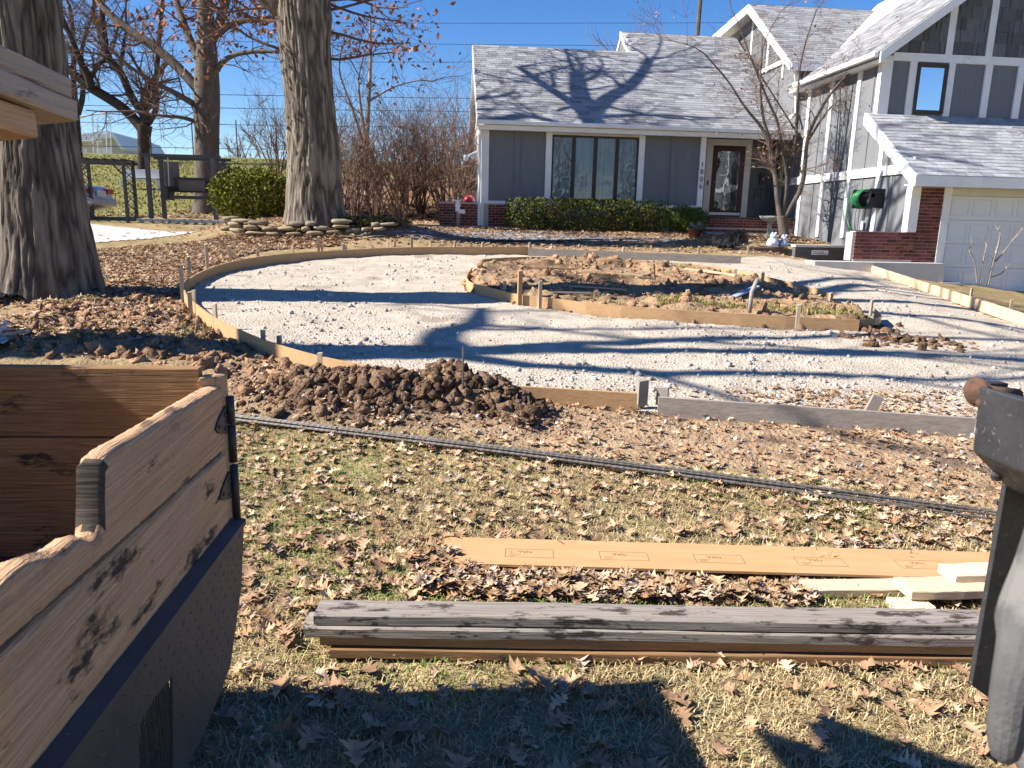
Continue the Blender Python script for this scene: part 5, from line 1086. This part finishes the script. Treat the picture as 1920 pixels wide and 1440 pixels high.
def crown(root, r, base, specs, m='barkgrey', lev=3, minr=.02, ratio=.62, tw='twig'):
    tips = []
    for d_, L, rd_ in specs:
        b = MB(); branch(b, r, base, d_, L, rd_, lev, tips, .18, 8, .16, ratio, (3, 4), 6, minr); o = b.build('limb', m, smooth=True); keep(o, root)
    return tips
R1 = random.Random(5); nr = np.random.default_rng(17)
# near oak at the left
b0 = gp(88, 548); Yo = b0[1]; zb_ = float(ground(b0[0], b0[1]))-.15
NO = empty('oak_tree', (b0[0], b0[1], zb_), 'massive near oak trunk with furrowed bark beside the black plastic', 'tree')
cl_ = [(onY(92, 548, Yo), 158), (onY(90, 470, Yo), 128), (onY(76, 330, Yo), 112), (onY(60, 180, Yo), 100), (onY(40, 0, Yo), 100)]
sc_ = np.linalg.norm(b0-EYE)/FPX
pts = [(q[0], q[1], q[2], w_*sc_/2) for q, w_ in cl_]; pts[0] = (pts[0][0], pts[0][1], zb_, pts[0][3]); tp = pts[-1]; pts += [(tp[0]-.2, tp[1], 6.0, tp[3]*.9), (tp[0]-.1, tp[1]+.1, 7.6, tp[3]*.8)]
bark_trunk(NO, pts, seed=3)
crown(NO, random.Random(3), (tp[0]-.1, tp[1]+.1, 7.4), [((.9,-.2,.5), 4.5, .17), ((.6,-.6,.5), 4.2, .13), ((-.3,.3,1), 4.5, .26), ((-.8,-.1,.5), 4, .2), ((.3,.7,.7), 4.0, .2)], lev=2, minr=.025)
# big oak in the middle
Yc = 17.6; b0 = onY(592, 409, Yc); zb_ = float(ground(b0[0], Yc))-.1; CO = empty('oak_tree', (b0[0], Yc, zb_), 'tall thick oak behind the stacked stone edging', 'tree')
s2_ = np.linalg.norm(b0-EYE)/FPX
prof = [(594,415,116),(590,380,98),(588,300,88),(580,180,82),(572,90,84),(570,40,90),(566,0,92)]
pts = []
for x, y, w_ in prof: q = onY(x, y, Yc); pts.append((q[0], q[1], q[2], w_*s2_/2))
pts[0] = (pts[0][0], Yc, zb_, pts[0][3]); tp = pts[-1]; pts += [(tp[0]+.2, Yc, tp[2]+1.0, .42), (tp[0]+.35, Yc+.2, tp[2]+2.2, .36)]
bark_trunk(CO, pts, seed=8, flare=.02, colr=((.31,.265,.21), (.075,.064,.053)))
m_ = MB(); q = [onY(x, y, Yc-.1) for x, y in [(575,30),(520,0),(470,-40),(380,-130)]]; m_.tube(q, [.42,.32,.26,.2], 12); o = m_.build('limb', 'barkgrey', smooth=True); keep(o, CO)
tt = crown(CO, random.Random(12), (tp[0]+.3, Yc+.15, tp[2]+2.0), [((-.2,.7,.9), 5, .28), ((-.8,.2,.6), 4.5, .25), ((.2,-.4,1), 4.5, .26), ((.8,-.2,.5), 4, .2)], lev=3, minr=.025)
RL = random.Random(77); ltips = []
for k_, (P_, R_) in enumerate([([(-2.6,17.9,7.4),(-2.5,19.4,8.6),(-2.4,21.2,9.2),(-2.3,22.6,9.9),(-2.6,24.0,11.2)], [.27,.24,.2,.18,.13]), ([(-2.4,21.6,9.3),(-1.6,22.6,9.9),(-.8,23.6,10.9),(-.2,25,12)], [.17,.14,.11,.08]), ([(-2.35,22.2,9.6),(-3.2,23.2,10.3),(-4.2,24.2,11.2)], [.14,.11,.07])]):
    Ps = smooth([np.array(list(a)+[b]) for a, b in zip(P_, R_)], 2); b_ = MB().tube([q[:3] for q in Ps], [q[3] for q in Ps], 10)
    for k in range(9): q = Ps[RL.randint(len(Ps)//3, len(Ps)-1)]; branch(b_, RL, q[:3], (RL.gauss(0,.7), RL.uniform(-.3,1), RL.gauss(.3,.5)), RL.uniform(1.5, 3), q[3]*.42, 2, ltips, .1, 6, .18, .6, (2, 4), 5, .02)
    o = b_.build('limb', 'barkgrey', smooth=True); keep(o, CO)
tw = MB(); R2 = random.Random(31); tips = []
for (x, y, dx, dy, L) in [(610,20,1,-.1,1.7),(615,60,1,.25,1.6),(612,110,.9,.35,1.5),(620,0,1,.2,2.0),(600,0,1,.4,1.8),(540,40,-1,.0,2.2),(535,95,-1,-.05,2.0),(540,20,-1,.2,2.2)]:
    q = onY(x, y, Yc); branch(tw, R2, q, (dx, R2.uniform(-.4, .2), -dy+.1), L, .035, 2, tips, 0, 5, .18, .6, (3, 5), 5, .006)
o = tw.build('twigs', 'twig'); keep(o, CO); o['kind'] = 'stuff'
rust = np.array([[.36,.15,.07],[.28,.11,.05],[.42,.20,.10]]); leafcards('leaves', [p for p, d in tips], .13, rust, CO, nr, per=4, spread=.13)
# tree at 390
def base_on(x, y, Y): q = onY(x, y, Y); return (q[0], Y, float(ground(q[0], Y)))
Y3 = 27.3; T3 = empty('oak_tree', base_on(388, 400, Y3), 'shaggy dark oak standing behind the garden swing', 'tree')
tp3 = limbs_px(T3, Y3, [('trunk', 0, [(388,402,50),(388,370,42),(388,260,38),(388,180,42),(388,110,34),(386,50,26),(384,-60,20)]),
    ('limb', 1, [(380,180,16),(340,130,15),(280,80,14),(230,50,13),(190,10,10)]), ('limb', -1, [(372,200,11),(330,175,9),(300,160,7)]), ('limb', 1, [(375,120,13),(350,60,11),(330,0,10)]), ('limb', -1, [(400,140,10),(425,105,8),(480,95,7),(530,98,5)]), ('limb', 1, [(400,70,12),(440,40,9),(500,35,7)]), ('limb', -.5, [(376,232,8),(345,220,6),(312,218,5)]), ('limb', 0, [(392,90,16),(420,20,13),(440,-60,10)])], 'barkgrey', random.Random(8), lev=2, tl=(.9, 1.9), ntw=9)
leafcards('leaves', [p for p, d in tp3 if p.z > 7.0 and p.x > -9.8], .19, rust, T3, nr, per=2, spread=.12)
# forked tree on the hill
Y4 = 37; T4 = empty('forked_tree', base_on(267, 338, Y4), 'forked black trunked tree with a sawn stub on the hill', 'tree')
limbs_px(T4, Y4, [('trunk', 0, [(268,342,26),(269,310,19),(270,260,19),(271,235,24)]), ('limb', 0, [(272,240,16),(270,210,15),(271,192,15)]),
    ('limb', .5, [(266,240,17),(235,205,15),(200,182,15),(170,165,14),(140,140,12),(110,115,8)]), ('limb', -.5, [(172,165,13),(165,140,12),(150,115,10),(140,85,8),(115,30,6)]), ('limb', .5, [(168,150,7),(185,120,7),(195,112,6)]), ('limb', 0, [(268,215,12),(245,180,12),(225,130,11),(200,110,11),(195,60,9),(190,10,7)]), ('limb', 1, [(200,112,9),(188,70,7),(175,20,6)]), ('limb', 0, [(278,232,10),(295,205,9),(292,160,8),(298,80,7),(305,0,6)]), ('limb', 0, [(225,135,6),(232,80,5),(238,50,4)])], 'barkdark', random.Random(9), lev=2, tl=(1.0, 2.2), ntw=10, mt='twig', minr=.008)
Y5 = 46; T5 = empty('hill_tree', base_on(140, 312, Y5), 'slender dark tree at the hill crest behind the near oak', 'tree')
limbs_px(T5, Y5, [('trunk', 0, [(142,314,22),(142,270,18),(140,220,15),(136,150,10)]), ('limb', 0, [(146,215,9),(158,175,8),(150,100,6),(165,50,5)]), ('limb', 1, [(137,150,8),(140,80,7),(130,10,5)]), ('limb', 0, [(138,180,6),(115,120,5),(105,50,4)])], 'barkdark', random.Random(10), lev=2, tl=(1.2, 2.6), ntw=12, minr=.01)
# trees outside the frame whose branches shade the drive and roofs
for (x, y, lb, sd, sp) in [(-11.5, 21.6, 'tall oak beyond the left edge whose limbs shade the roof', 41, [((.8,.05,.8), 5.5, .3), ((.2,.3,1), 5.5, .32), ((-.5,-.3,.8), 5, .25), ((.7,-.4,.6), 5, .22)]), (-10.0, 7.2, 'oak beyond the truck whose limbs shade the gravel', 43, [((.9,.1,.55), 5.0, .16), ((.5,.5,.9), 4.8, .15), ((-.6,.2,.8), 5, .2), ((.6,-.5,.7), 4.5, .13)])]:
    zb_ = float(ground(x, y))-.1; LV = 3 if y > 15 else 2; T = empty('oak_tree', (x, y, zb_), lb, 'tree'); bark_trunk(T, [(x, y, zb_, .5), (x, y, zb_+2, .40), (x+.2, y, zb_+5.5, .34), (x+.3, y, zb_+7.5, .3)], nA=48, nH=80, seed=sd); crown(T, random.Random(sd), (x+.3, y, zb_+7.3), sp, lev=LV, minr=.03)
# ---------------------------------------------------------------- bare shrubs on the bank
def shrub(x, ybase, Y, H, label, sd, n=16, m='twig', spread=.6, lev=2, group=None, name='bare_shrub'):
    b = base_on(x, ybase, Y); S_ = empty(name, b, label, 'shrub', group); r = random.Random(sd); tips = []; tw = MB()
    for k in range(n):
        a = r.uniform(0, 6.28); d_ = (math.cos(a)*spread*r.random(), math.sin(a)*spread*r.random(), 1); mb = MB() if k < 4 else tw
        branch(mb, r, (b[0]+.12*math.cos(a), b[1]+.12*math.sin(a), b[2]-.05), d_, H*.62*r.uniform(.7, 1.1), .035*r.uniform(.6, 1.2), lev, tips, .12, 5, .12, .55, (4, 6), 6, .007)
        if k < 4: o = mb.build('stem', m); keep(o, S_)
    o = tw.build('twigs', m); keep(o, S_); o['kind'] = 'stuff'
for i, (x, yb, Y, H) in enumerate([(665,392,25.5,3.4),(705,390,27,3.9),(745,385,26,3.3),(790,380,28,4.0),(835,385,26.5,4.2),(868,388,25,3.8),(640,385,29,4.0),(880,380,28.5,4.5),(765,380,30,4.2),(520,345,40,4.0)]):
    shrub(x, yb, Y, H*1.25, {0: 'bare brown shrub just right of the tall oak trunk', 5: 'bare brown shrub growing against the house corner', 7: 'tallest bare brown shrub behind the house corner', 9: 'bare shrub alone on the hill left of the tall oak'}.get(i, 'bare brown multi stem shrub in the middle of the leafy bank'), 60+i, n=17, group='bare shrubs on the bank')
Y6 = 30; T6 = empty('pale_tree', base_on(690, 385, Y6), 'slim pale barked tree rising out of the bare shrubs', 'tree')
limbs_px(T6, Y6, [('trunk', 0, [(688,385,12),(686,300,9),(690,210,8),(696,100,5),(694,30,3)]), ('limb', 0, [(686,260,6),(674,190,5),(672,150,3)]), ('limb', .5, [(692,190,4),(740,160,3),(790,150,2)]), ('limb', -.5, [(684,280,5),(660,200,4),(640,150,3)])], 'palebark', random.Random(14), lev=1, tl=(.8, 1.6), ntw=8)
# far trees
for i, (x, y, Y, H) in enumerate([(470,310,110,8),(500,310,120,9),(440,312,130,7),(1260,60,48,7)]):
    q = onY(x, y, Y); zb_ = float(ground(q[0], Y)); r = random.Random(80+i); S_ = empty('distant_tree', (q[0], Y, zb_), 'bare tree far off behind the hill' if i < 3 else 'bare tree rising behind the low roof', 'tree', 'far bare trees' if i < 3 else None); tips = []; H_ = H if i < 3 else q[2]-zb_
    mb = MB(); branch(mb, r, (q[0], Y, zb_-.1), (0,0,1), H_, .14, 3, tips, .3, 5, .08, .5, (5, 7), 6, .03 if i < 3 else .02); o = mb.build('branches', 'twig'); keep(o, S_)
# small multi stem tree by the porch
Y7 = 19.4; T7 = empty('young_tree', base_on(1468, 436, Y7), 'small multi stem tree with a few dry leaves before the side wall', 'tree')
tp7 = limbs_px(T7, Y7, [('trunk', 0, [(1470,440,18),(1468,425,16),(1466,405,18)]), ('limb', .2, [(1464,410,11),(1458,378,9),(1455,340,8),(1450,310,7),(1443,270,7),(1430,240,5),(1395,200,4),(1365,150,3),(1320,100,2)]), ('limb', -.4, [(1472,408,9),(1485,385,8),(1505,350,8),(1510,300,7),(1513,260,6),(1530,220,5),(1560,170,4),(1600,130,3),(1680,110,2)]), ('limb', .3, [(1468,405,8),(1473,360,6),(1482,330,5),(1492,270,5),(1495,190,4),(1500,110,3),(1530,20,2)]), ('limb', 0, [(1466,400,6),(1478,340,5),(1466,280,4),(1460,230,4),(1445,200,4),(1420,140,3),(1390,60,2)]), ('limb', -.3, [(1444,262,5),(1428,215,4),(1425,150,3),(1430,90,2)]), ('limb', .2, [(1512,270,4),(1545,215,3),(1570,190,2)])], 'barkgrey', random.Random(15), lev=2, tl=(.5, 1.1), ntw=17, minr=.0035)
leafcards('leaves', [p for p, d in tp7][::5], .085, np.array([[.42,.24,.13],[.36,.17,.09],[.50,.34,.2]]), T7, nr, per=1, spread=.05)
# twiggy plant before the garage door
b = onY(1850, 537, 15.1); GS = empty('bare_sapling', (b[0], b[1], float(ground(b[0], b[1]))), 'small bare sapling with pale stems before the garage door', 'shrub')
limbs_px(GS, b[1], [('limb', 0, [(1852,536,4),(1862,490,3),(1872,460,3),(1875,442,2)]), ('limb', .1, [(1866,490,3),(1885,470,2),(1903,445,2)]), ('limb', 0, [(1838,534,3),(1845,480,2),(1850,462,2)]), ('limb', 0, [(1832,532,2),(1828,490,2),(1818,472,2)]), ('limb', 0, [(1856,520,2),(1875,515,2),(1882,508,1)])], 'palebark', random.Random(18), lev=0, tl=(.08, .2), ntw=3, minr=.003, mt='palebark')
# ---------------------------------------------------------------- hedges
def hedge(name, label, c, half, n, cols, sd, size=.05, shape='box', stems=12, spiky=0):
    r = np.random.default_rng(sd); H = empty(name, (c[0], c[1], c[2]), label, 'hedge' if shape == 'box' else 'bush'); q = r.uniform(-1, 1, (n*3, 3)); e = 6 if shape == 'box' else 2
    d_ = (np.abs(q)**e).sum(1)**(1/e); bump_ = 1+.55*fbm(q[:,0]*3*half[0]/half[2]+5, q[:,2]*2+q[:,1]*3, 3, sd); keepm = (d_ < bump_) & (d_ > .3); q = q[keepm][:n]
    P = q*np.array(half)+[c[0], c[1], c[2]+half[2]]; P[:, 2] = np.maximum(P[:, 2], c[2]+.04+.10*r.random(len(P)))
    T = (np.array([[-.5,0,0],[0,-.26,.05],[.5,0,-.02],[0,.26,.05]]), np.array([[0,1,2],[0,2,3]])); cc = cols[r.integers(0, len(cols), len(P))]*r.uniform(.55, 1.4, (len(P), 1))
    if spiky: S_ = size*r.uniform(.7, 1.4, (len(P), 1))*np.array([[2.2,.5,1]])
    else: S_ = size*r.uniform(.7, 1.4, (len(P), 1))*np.ones((1, 3))
    o = scatter('foliage', T, P, S_, cc, 'leaf', r); keep(o, H); o['kind'] = 'stuff'
    rr = random.Random(sd); mb = MB(); tips = []
    for k in range(stems): x = rr.uniform(-.85, .85); branch(mb, rr, (c[0]+x*half[0], c[1]+rr.uniform(-.3, .3)*half[1], c[2]-.05), (rr.uniform(-.4, .4), rr.uniform(-.6, .1), 1), half[2]*1.5, .018, 2, tips, .1, 4, .2, .5, (3, 4), 4, .005)
    o = mb.build('stems', 'twig'); keep(o, H); o['kind'] = 'stuff'
gcol = np.array([[.10,.13,.018],[.06,.09,.014],[.16,.17,.025],[.035,.055,.012],[.20,.15,.05]])
hedge('clipped_hedge', 'long clipped boxwood hedge under the picture window', (4.05, 21.1, float(ground(4, 21.1))), (2.3, .42, .45), 11500, gcol, 5, .068)
hedge('juniper_bush', 'loose bright green juniper at the end of the hedge by the porch', (6.85, 21.0, float(ground(6.8, 21))), (.75, .42, .40), 5000, np.array([[.10,.17,.03],[.06,.11,.02],[.16,.22,.05]]), 6, .06, 'round', 8, 1)
cb = onY(470, 420, 19.0); hedge('green_bush', 'rounded yellow green bush left of the tall oak', (cb[0]+.1, 19.0, float(ground(cb[0], 19.0))-.05), (1.15, .8, .68), 9500, np.array([[.19,.20,.02],[.11,.13,.018],[.24,.24,.04],[.06,.075,.014]]), 7, .07, 'round', 10)
hedge('ground_cover', 'low green leafy ground cover at the foot of the tall oak', (*onY(690, 425, 17.4)[:2], float(ground(*onY(690,425,17.4)[:2]))-.05), (.95, .35, .11), 2500, np.array([[.08,.10,.03],[.14,.13,.04],[.30,.20,.10]]), 9, .09, 'round', 2)
# ================================================================ arbor, swing, car, far things
def sub(root, name, mb, m, smooth=False, bevel=0): return keep(mb.build(name, m, None, smooth, bevel), root)
Ya = 20.6; a0 = onY(155, 412, Ya); a1 = onY(240, 415, Ya); za = float(ground(a0[0], Ya)); zt_ = onY(180, 302, Ya)[2]
AR = empty('garden_arbor', ((a0[0]+a1[0])/2, Ya, za), 'dark metal garden arbor with lattice sides beside the pad', 'arbor')
for xx in (a0[0], a1[0]):
    for dy in (0, .6): sub(AR, 'post', MB().box(xx-.035, xx+.035, Ya+dy-.035, Ya+dy+.035, za-.1, zt_-.05), 'blackmetal')
    for k in range(7):
        z_ = za+.1+k*.2; m_ = MB().tube([(xx, Ya+.03, z_), (xx, Ya+.57, z_+.2)], .012, 4).tube([(xx, Ya+.57, z_), (xx, Ya+.03, z_+.2)], .012, 4); sub(AR, 'lattice_cross', m_, 'blackmetal')
for dy in (0, .6): sub(AR, 'beam', MB().box(a0[0]-.12, a1[0]+.12, Ya+dy-.03, Ya+dy+.03, zt_-.048, zt_+.03), 'blackmetal')
for k in range(6): x = a0[0]+(a1[0]-a0[0])*k/5; sub(AR, 'rafter', MB().box(x-.02, x+.02, Ya-.12, Ya+.72, zt_+.032, zt_+.075), 'blackmetal')
for xx, s_ in ((a0[0], 1), (a1[0], -1)): sub(AR, 'brace', MB().tube([(xx+s_*.04, Ya, zt_-.3), (xx+s_*.28, Ya, zt_-.055)], .022, 4), 'blackmetal')
Ys = 21.3; s0 = onY(282, 400, Ys); s1 = onY(405, 402, Ys); zs = float(ground(s0[0], Ys)); zh = onY(290, 292, Ys)[2]
SWG = empty('garden_swing', ((s0[0]+s1[0])/2, Ys, zs), 'dark framed garden swing with a mesh bench on a paver base', 'swing')
mat('swinggrey', (.10,.095,.11), (.07,.068,.08), scale=5, rough=.7); mat('tanpanel', (.20,.155,.12), (.16,.12,.095), scale=3, rough=.8)
for xx in (s0[0]+.02, s1[0]):
    for dy in (0, 1.0): sub(SWG, 'post', MB().box(xx-.05, xx+.05, Ys+dy-.05, Ys+dy+.05, zs-.05, zh-.03), 'swinggrey')
for dy in (0, 1.0): sub(SWG, 'top_beam', MB().box(s0[0]-.15, s1[0]+.2, Ys+dy-.045, Ys+dy+.045, zh-.028, zh+.05), 'blackmetal')
sub(SWG, 'side_panel', MB().box(s0[0]+.1, s0[0]+.5, Ys+.98, Ys+1.0, zh-.75, zh-.08), 'tanpanel'); sub(SWG, 'side_panel', MB().box(s1[0]-.04, s1[0]+.3, Ys+.5, Ys+.53, zs+.3, zh-.1), 'swinggrey')
bz = onY(350, 362, Ys+.5)[2]
sub(SWG, 'backrest', MB().box(s0[0]+.45, s1[0]-.15, Ys+.62, Ys+.66, bz+.02, bz+.42), 'blackmetal'); sub(SWG, 'seat', MB().box(s0[0]+.45, s1[0]-.15, Ys+.15, Ys+.66, bz-.16, bz-.08), 'blackmetal'); sub(SWG, 'seat_panel', MB().prism([(Ys+.55, bz+.06), (Ys+.58, bz+.06), (Ys+.60, bz+.34), (Ys+.57, bz+.34)], 'x', s0[0]+.6, s0[0]+1.3), 'tanpanel')
for xx in (s0[0]+.4, s1[0]-.12): sub(SWG, 'armrest', MB().box(xx-.04, xx+.04, Ys+.1, Ys+.66, bz-.2, bz+.16), 'blackmetal'); sub(SWG, 'chain', MB().tube([(xx, Ys+.4, bz+.1), (xx, Ys+.45, zh)], .012, 5), 'galv')
for k in range(6): x = s0[0]-.25+k*.42; sub(SWG, 'paver', MB().box(x, x+.40, Ys-.32, Ys-.14, zs-.05, zs+.06), 'concrete', bevel=.01)
# car rear behind the near oak
c1 = onY(176, 405, 21.4); zc = float(ground(c1[0]-1.5, 21.4)); CR = empty('parked_car', (c1[0]-2.2, 21.9, zc), 'silver blue sedan parked behind the near oak, tail showing', 'car', rz=0)
body = [(-2.2,.35),(-2.2,.62),(-2.0,.78),(-1.1,.86),(-.55,1.25),(.75,1.28),(1.35,.95),(2.05,.90),(2.2,.72),(2.22,.35),(1.9,.25),(-1.9,.25)]
m_ = MB(); prof3 = body; n = len(prof3); vs = []; 
for w_, ins in ((-.86,.06), (-.80,0), (.80,0), (.86,.06)):
    pass
MB().prism(body, 'y', -.82, .82).build('body', 'carpaint', CR, bevel=.07)
MB().prism([(-1.0,.87),(-.52,1.2),(.70,1.22),(1.2,.93)], 'y', -.828, .828).build('side_window', 'glass', CR)
MB().prism([(1.36,.965),(.78,1.262),(.80,1.275),(1.39,.975)], 'y', -.7, .7).build('rear_window', 'glass', CR)
for s_ in (-1, 1): MB().box(1.95, 2.235, s_*.62-.2, s_*.62+.2, .70, .84).build('tail_light', 'redlens', CR, bevel=.02)
MB().box(2.0, 2.30, -.84, .84, .36, .58).build('bumper', 'carpaint', CR, bevel=.06); MB().box(2.225, 2.24, -.26, .26, .62, .78).build('licence_plate', 'whitepaint', CR)
for x in (-1.35, 1.35):
    for s_ in (-1, 1): o = MB().lathe([(.18,-.1), (.3,-.1), (.32,-.05), (.32,.05), (.3,.1), (.18,.1)], 18).build('wheel', 'rubber', CR, True); o.rotation_euler = (math.pi/2, 0, 0); o.location = (x, s_*.74, .31)
# stones and pavers at the path, bench by the hill tree
bn = onY(258, 335, 33); WB = empty('white_bench', (bn[0], 33, float(ground(bn[0], 33))), 'white metal bench encircling the hill tree', 'bench')
MB().box(-.75,.75,0,.4,.4,.44).build('seat', 'whitepaint', WB); MB().box(-.75,.75,.4,.44,.5,.85).build('backrest', 'galv', WB)
for x in (-.7, .7):
    for y in (.05, .35): MB().box(x-.025, x+.025, y-.025, y+.025, -.05, .4).build('leg', 'whitepaint', WB)
# far building, backstop, poles, wires
Yf = 95; f0 = onY(150, 298, Yf); zf = float(ground(f0[0], Yf)); FB = empty('school_building', (f0[0]+3, Yf, zf), 'pale school building with white gabled roofs beyond the hill', 'building')
def fpx(x, y): return onY(x, y, Yf)
sub(FB, 'wall', MB().prism([(fpx(60,0)[0], zf-1), (fpx(205,0)[0], zf-1), (fpx(205,0)[0], fpx(200,270)[2]), (fpx(175,0)[0], fpx(175,258)[2]), (fpx(60,0)[0], fpx(60,275)[2])], 'y', Yf, Yf+12), 'farwall'); sub(FB, 'roof', MB().prism([(fpx(50,0)[0], fpx(60,262)[2]), (fpx(185,0)[0], fpx(185,246)[2]), (fpx(200,0)[0], fpx(200,262)[2]), (fpx(200,0)[0], fpx(200,266)[2]), (fpx(50,0)[0], fpx(60,268)[2])], 'y', Yf-1, Yf+13), 'farroof')
sub(FB, 'wing', MB().prism([(fpx(196,0)[0], zf-1), (fpx(236,0)[0], zf-1), (fpx(236,0)[0], fpx(232,284)[2]), (fpx(222,0)[0], fpx(222,266)[2]), (fpx(196,0)[0], fpx(196,268)[2])], 'y', Yf-4, Yf+8), 'farwall'); sub(FB, 'roof', MB().prism([(fpx(190,0)[0], fpx(190,262)[2]), (fpx(226,0)[0], fpx(226,258)[2]), (fpx(240,0)[0], fpx(240,284)[2]), (fpx(237,0)[0], fpx(237,287)[2]), (fpx(224,0)[0], fpx(224,266)[2]), (fpx(190,0)[0], fpx(190,268)[2])], 'y', Yf-5, Yf+9), 'farroof')
for x in (188, 212, 222, 232): q0 = fpx(x, 285); sub(FB, 'window', MB().box(q0[0]-.15, q0[0]+.25, Yf-4.06, Yf-4.01, zf+.5, q0[2]), 'whitepaint')
Yb = 62; BS = empty('backstop', (onY(180,300,Yb)[0], Yb, float(ground(-30, Yb))), 'white pipe baseball backstop frame beyond the hill crest', 'backstop')
def pipe(a, b, r_=.055, nm='pipe'): sub(BS, nm, MB().tube([onY(*a[:2], Yb+a[2]), onY(*b[:2], Yb+b[2])], r_, 6), 'galv')
for x in (173, 198): pipe((x, 212, 0), (x+4, 318, 0))
for x in (182, 207): pipe((x, 232, 3), (x+3, 318, 3), .045)
pipe((140,220,0), (198,212,0)); pipe((198,212,0), (240,216,3)); pipe((150,265,0), (200,262,0), .045); pipe((150,240,3), (198,212,0), .03); pipe((207,225,3), (198,212,0), .04)
for i, (x, y0, y1, Y) in enumerate([(281,250,312,70),(359,230,312,72),(442,225,318,74),(517,220,320,76)]):
    a = onY(x, y0, Y); b = onY(x+1, y1, Y); o = MB().tube([(a[0], Y, float(ground(a[0], Y))-.2), a], .06, 6).build('light_pole', 'darkframe'); tag(o, 'thin dark pole on the hill crest beyond the oaks', 'pole', 'poles on the hill crest')
Yu = 45; q = onY(1318, -60, Yu); UP = empty('utility_pole', (q[0], Yu, 1.5), 'wooden utility pole standing behind the house roof', 'pole'); sub(UP, 'pole', MB().tube([(q[0]-.2, Yu, 1.0), tuple(q)], [.16,.12], 8), 'barkgrey'); sub(UP, 'crossarm', MB().box(q[0]-1, q[0]+1, Yu-.06, Yu+.06, q[2]-.8, q[2]-.65), 'barkgrey')
for i, (ya, yb) in enumerate([(38,40),(74,80),(112,113),(174,181),(199,206),(230,236),(275,282)]):
    pts = []
    for k in range(21): x = -200+k*80; y = ya+(yb-ya)*(x-430)/460+4*math.cos((k-10)*.15); pts.append(onY(x, y, 58))
    o = MB().tube(pts, .016 if i < 3 else .024, 4).build('power_line', 'wire'); tag(o, ['highest faint wire above the ridge', 'second wire from the top above the ridge', 'faint wire just above the low roof ridge', 'upper dark wire behind the oak trunks', 'second dark wire behind the oak trunks', 'third dark wire behind the oak trunks', 'lowest dark wire above the hill crest'][i], 'wire')

# bare street trees across the road behind the viewer (seen only as reflections in the windows)
src = T5; kids = [o for o in C.objects if o.parent == src]
for i, (x, y, s_) in enumerate([(-3, -22, 1.1), (4, -26, 1.2), (11, -23, 1.15), (18, -27, 1.2), (26, -24, 1.1)]):
    rt = src.copy(); C.objects.link(rt); rt.location = (x, y, float(ground(x, y))); rt.scale = (s_, s_, s_); rt.rotation_euler = (0, 0, i*1.3); rt['label'] = 'bare street tree across the road opposite the house'; rt['group'] = 'street trees across the road'
    for k in kids: c_ = k.copy(); C.objects.link(c_); c_.parent = rt
